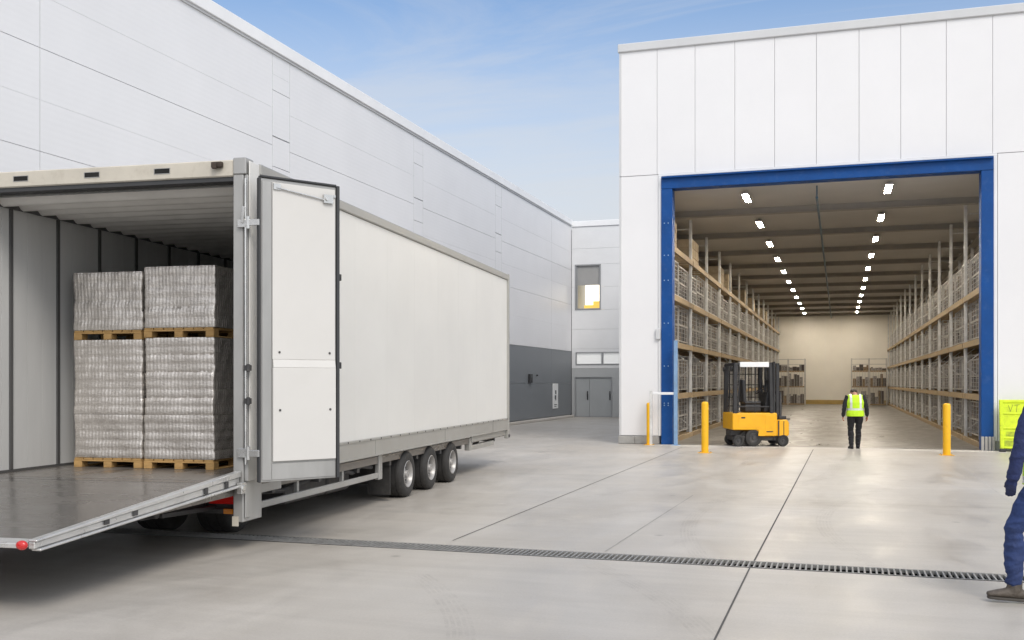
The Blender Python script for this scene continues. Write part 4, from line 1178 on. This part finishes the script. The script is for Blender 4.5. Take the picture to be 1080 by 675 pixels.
for y in (-.40, .40): fwheel(-.42, y, .22, .12)

# ------------------------------------------------------------------ people
def nearest_mat(centers, segs):
    best = np.full(len(centers), 1e9); mi = np.zeros(len(centers), int)
    for p0, p1, r0, r1, m in segs:
        p0 = np.array(p0); p1 = np.array(p1); d = p1 - p0; L2 = max(1e-9, d.dot(d))
        t = np.clip(((centers - p0) @ d) / L2, 0, 1)
        q = np.linalg.norm(centers - (p0 + t[:, None] * d), axis=1) - (r0 + (r1 - r0) * t)
        k = q < best; best[k] = q[k]; mi[k] = m
    return mi
def remesh(mb, name, voxel, smooth=3):
    me = mb.mesh(name + '_raw'); o = bpy.data.objects.new(name + '_raw', me); col.objects.link(o)
    bm = bmesh.new(); bm.from_mesh(me); bmesh.ops.recalc_face_normals(bm, faces=bm.faces); bm.to_mesh(me); bm.free()
    m = o.modifiers.new('r', 'REMESH'); m.mode = 'VOXEL'; m.voxel_size = voxel
    s = o.modifiers.new('s', 'SMOOTH'); s.factor = .5; s.iterations = smooth
    bpy.context.view_layer.update()
    dg = bpy.context.evaluated_depsgraph_get()
    me2 = bpy.data.meshes.new_from_object(o.evaluated_get(dg)); me2.name = name
    bpy.data.objects.remove(o); bpy.data.meshes.remove(me)
    me2.polygons.foreach_set('use_smooth', [True] * len(me2.polygons)); return me2
class Body:
    def __init__(s): s.mb = MB(); s.seg = []; s.torso = []
    def limb(s, pts, rad, m, A=(0, 1, 0)):
        s.mb.loft(pts, rad, A)
        for i in range(len(pts) - 1):
            r0 = min(rad[i]) if isinstance(rad[i], tuple) else rad[i]; r1 = min(rad[i + 1]) if isinstance(rad[i + 1], tuple) else rad[i + 1]
            s.seg.append((pts[i], pts[i + 1], r0, r1, m))
def hand(B, W, d, f, n, m):
    """W wrist, d towards fingers, f towards thumb side, n palm normal"""
    W, d, f, n = Vector(W), Vector(d).normalized(), Vector(f), Vector(n)
    f = (f - d * f.dot(d)).normalized(); n = (n - d * n.dot(d) - f * n.dot(f)).normalized()
    B.limb([W, W + d * .04, W + d * .095], [(.026, .020), (.040, .018), (.041, .014)], m, f)
    for q, (o, L) in enumerate(((.030, .072), (.011, .080), (-.010, .074), (-.030, .058))):
        p0 = W + d * .085 + f * o; p1 = p0 + d * L * .5 + n * .008; p2 = p1 + (d * .8 + n * .6).normalized() * L * .35; p3 = p2 + (d * .35 + n * .93).normalized() * L * .28
        B.limb([p0, p1, p2, p3], [.0115, .0108, .0098, .0085], m, f)
    p0 = W + d * .025 + f * .028; p1 = p0 + (d * .85 + f * .42 + n * .35).normalized() * .042; p2 = p1 + (d * .95 + f * .05 + n * .4).normalized() * .034
    B.limb([W + d * .015 + f * .01, p0, p1, p2], [.015, .0145, .012, .010], m, f)

def person(name, label, J, mats, pose, voxel=.009, scale=1.0):
    """J joints (x forward, y left, z up); mats: list [top, trousers, skin, hand]"""
    B = Body(); v = lambda k: Vector(J[k])
    pel, chest, neck, head = v('pelvis'), v('chest'), v('neck'), v('head')
    up = (chest - pel)
    tors = [pel + Vector((0, 0, -.09)), pel + Vector((0, 0, .0)), pel + up * .35, pel + up * .7, chest, chest + (neck - chest) * .55, chest + (neck - chest) * .85, neck]
    trad = [(.13, .105), (.178, .128), (.165, .118), (.178, .128), (.195, .132), (.175, .112), (.105, .085), (.062, .062)]
    B.limb(tors[:3], trad[:3], 1); B.limb(tors[2:], trad[2:], 0)
    hd = (head - neck).normalized()
    B.limb([neck - hd * .04, neck + hd * .04, head - hd * .06], [.062, .057, .056], 2)
    fw = Vector(J['face']).normalized(); hu = Vector(J['head_up']).normalized(); fw = (fw - hu * fw.dot(hu)).normalized(); sd = hu.cross(fw)
    hc = head
    # skull, jaw, nose, ears
    B.limb([hc - fw * .035 + hu * .045, hc + fw * .025 + hu * .035], [(.076, .085), (.072, .082)], 2, sd)
    B.limb([hc + hu * .04 + fw * .02, hc - hu * .05 + fw * .03, hc - hu * .105 + fw * .048], [(.07, .08), (.062, .066), (.036, .034)], 2, sd)
    B.limb([hc + hu * .015 + fw * .098, hc - hu * .03 + fw * .118], [.010, .016], 2, sd)
    for s in (-1, 1): B.limb([hc + sd * s * .078 + hu * .02 - fw * .012, hc + sd * s * .080 - hu * .028 - fw * .004], [(.008, .02), (.007, .014)], 2, sd)
    bk = pose.get('bulk', 1.0)
    for s, k in ((1, 'l'), (-1, 'r')):
        sh, el, wr = v('sh' + k), v('el' + k), v('wr' + k)
        B.limb([chest + (neck - chest) * .62 + Vector((0, s * .06, 0)), sh, sh + (el - sh) * .35, el - (el - sh) * .08], [.075, .072, .060 * bk, .052 * bk], 0)
        B.limb([el - (el - sh) * .1, el, el + (wr - el) * .3, wr - (wr - el) * .05], [.051 * bk, .052 * bk, .050 * bk, .040 * bk], 0)
        if pose.get('cuff'): B.limb([wr - (wr - el) * .16, wr + (wr - el) * .02], [.050, .047], 0)
        d = (wr - el).normalized() + Vector((0, 0, -.4))
        hand(B, wr - (wr - el) * .03, d, (1, 0, 0), (0, -s, 0), 3)
        hp, kn, an = v('hp' + k), v('kn' + k), v('an' + k)
        B.limb([hp + Vector((0, -s * .01, .05)), hp - Vector((0, 0, .06)), hp + (kn - hp) * .45, kn], [(.09, .105), (.097, .11), (.084, .092), (.066, .072)], 1)
        B.limb([kn + (hp - kn) * .06, kn + (an - kn) * .28 - Vector((.012, 0, 0)), kn + (an - kn) * .62, an + (kn - an) * .10], [(.065, .072), (.070, .076), (.062, .068), (.058, .066)], 1)
        B.limb([an + (kn - an) * .16, an], [.045, .040], 1)
    me = remesh(B.mb, 'person', voxel)
    nv = len(me.vertices); co_ = np.empty(nv * 3); me.vertices.foreach_get('co', co_); co_ = co_.reshape(-1, 3)
    # cloth folds
    no = np.empty(nv * 3); me.vertices.foreach_get('normal', no); no = no.reshape(-1, 3)
    x, y, z = co_.T
    vm_ = nearest_mat(co_, B.seg)
    from mathutils import noise as mn
    fold = np.array([mn.noise((p[0] * 6 + p[2] * 2, p[1] * 6, p[2] * 11)) * .014 + mn.noise((p[0] * 14, p[1] * 14 + p[2] * 6, p[2] * 24 + p[0] * 12)) * .005 for p in co_])
    fold = -np.abs(fold) * 1.3 + .004
    bun = np.exp(-((z - .20) / .13) ** 2) * np.array([mn.noise((p[0] * 8, p[1] * 8, p[2] * 34 + p[0] * 20)) for p in co_]) * .013
    knee = np.exp(-((z - .55) / .12) ** 2) * np.array([mn.noise((p[0] * 10 + p[2] * 8, p[1] * 10, p[2] * 26 + 5)) for p in co_]) * .010
    co_ = co_ + no * (fold * (vm_ < 2) + (bun + knee) * (vm_ == 1))[:, None]
    me.vertices.foreach_set('co', co_.ravel()); me.update()
    nf = len(me.polygons); fc = np.empty(nf * 3); me.polygons.foreach_get('center', fc); fc = fc.reshape(-1, 3)
    me.materials.clear()
    for m in mats: me.materials.append(m)
    me.polygons.foreach_set('material_index', nearest_mat(fc, B.seg))
    body = bpy.data.objects.new('person', me); col.objects.link(body); tag(body, label, 'person')
    # hair
    hb = MB()
    hb.loft([hc - fw * .045 + hu * .058, hc + fw * .018 + hu * .066], [(.080, .084), (.074, .070)], sd)
    hb.loft([hc - fw * .065 + hu * .03, hc - fw * .06 - hu * .045], [(.072, .045), (.058, .035)], sd)
    for s in (-1, 1): hb.loft([hc + sd * s * .062 + hu * .05 - fw * .01, hc + sd * s * .068 + hu * .005 - fw * .02], [(.02, .05), (.016, .03)], sd)
    hm = remesh(hb, 'hair', .008); hm.materials.clear(); hm.materials.append(M['hair'])
    ho = bpy.data.objects.new('hair', hm); col.objects.link(ho); ho.parent = body
    eb = MB(); 
    for s in (-1, 1):
        eb.m = 0; eb.ball(hc + fw * .083 + sd * s * .032 + hu * .012, .014, .014, .011, 12, 8); eb.m = 1; eb.ball(hc + fw * .091 + sd * s * .032 + hu * .012, .008, .008, .008, 10, 6)
    eb.build('eyes', [M['eye'], M['blackpl']], body, smooth=True)
    lb_ = MB(); lb_.loft([hc + fw * .085 - hu * .066 - sd * .024, hc + fw * .095 - hu * .066, hc + fw * .085 - hu * .066 + sd * .024], [.005, .008, .005]); lb_.build('mouth', M['lip'], body, smooth=True)
    # vest: shell around the torso
    vb = MB(); g_ = .022
    P = [pel + Vector((0, 0, -.10)), pel + Vector((0, 0, .02)), pel + up * .35, pel + up * .7, chest, chest + (neck - chest) * .55, chest + (neck - chest) * .88]
    vb.loft(P, [(.205, .155), (.205, .152), (.188, .142), (.198, .152), (.212, .154), (.195, .134), (.118, .10)])
    for s, k in ((1, 'l'), (-1, 'r')):
        sh = v('sh' + k); vb.loft([chest + (neck - chest) * .6 + Vector((0, s * .06, 0)), sh + Vector((0, -s * .04, .02))], [.085, .082])
    vm2 = remesh(vb, 'vest', .011)
    bm = bmesh.new(); bm.from_mesh(vm2)
    zlo = pel.z - .06
    kill = [f for f in bm.faces if f.calc_center_median().z < zlo or (f.calc_center_median().z > neck.z - .045 + .0 and (f.calc_center_median() - neck).xy.length < .10)]
    bmesh.ops.delete(bm, geom=kill, context='FACES')
    bm.to_mesh(vm2); bm.free()
    vm2.materials.clear(); vm2.materials.append(M['hivis']); vm2.materials.append(M['reflect'])
    zc_ = pel.z + (chest.z - pel.z) * .42
    for f in vm2.polygons:
        c = f.center; yc = abs(c.y - (pel.y + chest.y) / 2)
        if abs(c.z - zc_) < .026 or (c.z > zc_ and .085 < yc < .132) : f.material_index = 1
        if pose.get('low_band') and abs(c.z - (zc_ - .16)) < .026: f.material_index = 1
        f.use_smooth = True
    vo_ = bpy.data.objects.new('vest', vm2); col.objects.link(vo_); vo_.parent = body
    sm = vo_.modifiers.new('thick', 'SOLIDIFY'); sm.thickness = .006; sm.offset = 0
    # boots
    for s, k in ((1, 'l'), (-1, 'r')):
        an = v('an' + k); fd = Vector(J['foot' + k]).normalized(); fu = Vector((-fd.z, 0, fd.x)); fu = (Vector((0, 0, 1)) - fd * fd.z).normalized(); sdv = fu.cross(fd)
        hz = .085
        b = MB(); o_ = an
        b.loft([o_ + fu * .10, o_ + fu * .0, o_ - fu * .03 + fd * .01], [(.050, .056), (.050, .058), (.046, .06)], sdv)
        b.loft([o_ - fd * .075 - fu * .035, o_ - fu * .025 + fd * .0, o_ + fd * .09 - fu * .036, o_ + fd * .155 - fu * .047, o_ + fd * .195 - fu * .052], [(.036, .036), (.045, .052), (.048, .036), (.047, .027), (.034, .020)], sdv)
        bm_ = remesh(b, 'boot', .008, 2); bm_.materials.clear(); bm_.materials.append(M['boot'] if pose.get('boot') else M['blackcloth'])
        bo = bpy.data.objects.new('boot', bm_); col.objects.link(bo); bo.parent = body
        b = MB(); out = []
        for px_, wd in ((-.100, .020), (-.085, .034), (-.05, .041), (.02, .040), (.09, .046), (.13, .046), (.16, .041), (.184, .030), (.196, .014)):
            out.append((px_, wd))
        loop = [o_ + fd * a_ + sdv * w_ for a_, w_ in out] + [o_ + fd * a_ - sdv * w_ for a_, w_ in reversed(out)]
        n = len(loop); vs = [p - fu * .088 for p in loop] + [p - fu * .066 for p in loop]
        b.add(vs, [tuple(range(n - 1, -1, -1)), tuple(range(n, 2 * n))] + [(i, (i + 1) % n, n + (i + 1) % n, n + i) for i in range(n)])
        b.build('sole', M['sole'], bo, bevel=.005)
    body.scale = (scale,) * 3
    return body
# worker walking into the hall, seen from behind, head bowed
J = dict(pelvis=(0, 0, .96), chest=(.01, 0, 1.26), neck=(.05, 0, 1.49), head=(.20, 0, 1.53), face=(.5, 0, -.86), head_up=(.86, 0, .5),
         shl=(.02, .185, 1.42), ell=(-.02, .255, 1.14), wrl=(.06, .27, .90), shr=(.02, -.185, 1.42), elr=(-.03, -.255, 1.14), wrr=(.03, -.275, .90),
         hpl=(0, .09, .90), knl=(.06, .095, .50), anl=(-.02, .09, .088), hpr=(0, -.09, .90), knr=(.10, -.085, .50), anr=(.12, -.08, .088),
         footl=(1, .12, 0), footr=(1, -.12, 0))
pb = person('person', 'person in hi-vis vest and black clothes walking into the hall, seen from behind', J,
            [M['blackcloth'], M['blackcloth'], M['skin'], M['skin_red']], dict(low_band=False))
pb.location = at(902, 1876 / 70.5); pb.rotation_euler = (0, 0, R(90) + R(8))
pb.scale = (1.06, 1.10, .955)
# worker in navy striding past the camera on the right
J = dict(pelvis=(0, 0, 1.0), chest=(.005, 0, 1.34), neck=(.0, 0, 1.60), head=(.0, 0, 1.745), face=(1, -.3, -.05), head_up=(.05, 0, 1),
         shl=(.06, .205, 1.53), ell=(.13, .275, 1.24), wrl=(.185, .27, 1.0), shr=(.0, -.205, 1.53), elr=(-.13, -.265, 1.25), wrr=(-.12, -.28, .98),
         hpl=(.03, .095, .96), knl=(.215, .105, .55), anl=(.20, .10, .105), hpr=(0, -.095, .96), knr=(-.04, -.095, .52), anr=(-.36, -.09, .175),
         footl=(1, .42, .06), footr=(1, -.05, -.48))
pa = person('person', 'person in navy jumper, trousers and gloves striding past the yellow barrier', J,
            [M['navy'], M['trouser'], M['skin'], M['glove']], dict(cuff=True, boot=True, low_band=True, bulk=1.22), voxel=.009)
pa.location = at(1101.5, 8.03); pa.rotation_euler = (0, 0, A + R(180 - 35))
pa.scale = (1.0,) * 3

# ------------------------------------------------------------------ light and sky
wd = bpy.data.worlds.new('World'); scene.world = wd; wd.use_nodes = True
nt = wd.node_tree; L = nt.links.new
bg = nt.nodes['Background']; wo = nt.nodes['World Output']
SE, SAZ = R(46), R(142)          # sun elevation; azimuth of the sun, clockwise from +Y
sky = node(nt, 'ShaderNodeTexSky', sky_type='NISHITA'); sky.sun_disc = False
sky.sun_elevation = SE; sky.sun_rotation = SAZ; sky.air_density = 1.0; sky.dust_density = 1.2; sky.ozone_density = 2.0
L(sky.outputs[0], bg.inputs['Color']); bg.inputs['Strength'].default_value = .115
tc = node(nt, 'ShaderNodeTexCoord')
sx = node(nt, 'ShaderNodeSeparateXYZ'); L(tc.outputs['Generated'], sx.inputs[0])
# cloud layer: project the view direction on a high plane
mx_ = node(nt, 'ShaderNodeMath', operation='MAXIMUM'); mx_.inputs[1].default_value = .05; L(sx.outputs['Z'], mx_.inputs[0])
ad_ = node(nt, 'ShaderNodeMath', operation='ADD'); ad_.inputs[1].default_value = .12; L(mx_.outputs[0], ad_.inputs[0])
dv = node(nt, 'ShaderNodeVectorMath', operation='DIVIDE'); L(tc.outputs['Generated'], dv.inputs[0])
cb = node(nt, 'ShaderNodeCombineXYZ')
for i in range(3): L(ad_.outputs[0], cb.inputs[i])
L(cb.outputs[0], dv.inputs[1])
mp = node(nt, 'ShaderNodeMapping'); mp.inputs['Scale'].default_value = (.7, 1.9, 0); mp.inputs['Location'].default_value = (3.1, 1.7, 0); mp.inputs['Rotation'].default_value = (0, 0, R(25)); L(dv.outputs[0], mp.inputs['Vector'])
cn = node(nt, 'ShaderNodeTexNoise'); cn.inputs['Scale'].default_value = 1.1; cn.inputs['Detail'].default_value = 9; cn.inputs['Roughness'].default_value = .62; cn.inputs['Distortion'].default_value = .9
L(mp.outputs[0], cn.inputs['Vector'])
r1 = node(nt, 'ShaderNodeMapRange'); r1.inputs['From Min'].default_value = .45; r1.inputs['From Max'].default_value = .63; r1.inputs['To Max'].default_value = .36; L(cn.outputs['Fac'], r1.inputs['Value'])
# more veil towards the horizon
r2 = node(nt, 'ShaderNodeMapRange'); r2.inputs['From Min'].default_value = .15; r2.inputs['From Max'].default_value = .345; r2.inputs['To Min'].default_value = .9; r2.inputs['To Max'].default_value = 0.0; L(sx.outputs['Z'], r2.inputs['Value'])
# 1-(1-a)(1-b)
i1 = node(nt, 'ShaderNodeMath', operation='SUBTRACT'); i1.inputs[0].default_value = 1; L(r1.outputs[0], i1.inputs[1])
i2 = node(nt, 'ShaderNodeMath', operation='SUBTRACT'); i2.inputs[0].default_value = 1; L(r2.outputs[0], i2.inputs[1])
im = node(nt, 'ShaderNodeMath', operation='MULTIPLY'); L(i1.outputs[0], im.inputs[0]); L(i2.outputs[0], im.inputs[1])
fc_ = node(nt, 'ShaderNodeMath', operation='SUBTRACT'); fc_.inputs[0].default_value = 1; L(im.outputs[0], fc_.inputs[1])
bg2 = node(nt, 'ShaderNodeBackground'); bg2.inputs['Color'].default_value = (.93, .945, .97, 1)
# veil brightened round the sun, behind the camera, to add fill light
sdn = node(nt, 'ShaderNodeVectorMath', operation='DOT_PRODUCT'); L(tc.outputs['Generated'], sdn.inputs[0])
sdn.inputs[1].default_value = (math.sin(SAZ) * math.cos(SE), math.cos(SAZ) * math.cos(SE), math.sin(SE))
sm_ = node(nt, 'ShaderNodeMapRange'); sm_.inputs['From Min'].default_value = .1; sm_.inputs['From Max'].default_value = 1.0
sm_.inputs['To Min'].default_value = .5; sm_.inputs['To Max'].default_value = 1.0; L(sdn.outputs['Value'], sm_.inputs['Value']); L(sm_.outputs[0], bg2.inputs['Strength'])
# veil also thickened on the sunny side, out of view, for fill
vt_ = node(nt, 'ShaderNodeMapRange'); vt_.inputs['From Min'].default_value = .0; vt_.inputs['From Max'].default_value = .8; vt_.inputs['To Max'].default_value = .8; L(sdn.outputs['Value'], vt_.inputs['Value'])
i3 = node(nt, 'ShaderNodeMath', operation='SUBTRACT'); i3.inputs[0].default_value = 1; L(vt_.outputs[0], i3.inputs[1])
im2 = node(nt, 'ShaderNodeMath', operation='MULTIPLY'); L(im.outputs[0], im2.inputs[0]); L(i3.outputs[0], im2.inputs[1]); L(im2.outputs[0], fc_.inputs[1])
ms_ = node(nt, 'ShaderNodeMixShader'); L(fc_.outputs[0], ms_.inputs[0]); L(bg.outputs[0], ms_.inputs[1]); L(bg2.outputs[0], ms_.inputs[2])
L(ms_.outputs[0], wo.inputs['Surface'])

sl = bpy.data.lights.new('sun', 'SUN'); sl.energy = 1.15; sl.angle = R(24); sl.color = (1, .93, .85)
so = bpy.data.objects.new('sun', sl); col.objects.link(so)
sd_ = Vector((math.sin(SAZ) * math.cos(SE), math.cos(SAZ) * math.cos(SE), math.sin(SE)))
so.rotation_euler = (-sd_).to_track_quat('-Z', 'Y').to_euler(); so.location = (0, 0, 30)

scene.view_settings.view_transform = 'Standard'; scene.view_settings.look = 'None'
scene.view_settings.exposure = 0.62; scene.view_settings.gamma = 1
scene.render.engine = 'CYCLES'
scene.cycles.use_denoising = True; scene.cycles.max_bounces = 8; scene.cycles.diffuse_bounces = 4; scene.cycles.glossy_bounces = 3
scene.cycles.sample_clamp_indirect = 6; scene.cycles.caustics_reflective = False; scene.cycles.caustics_refractive = False
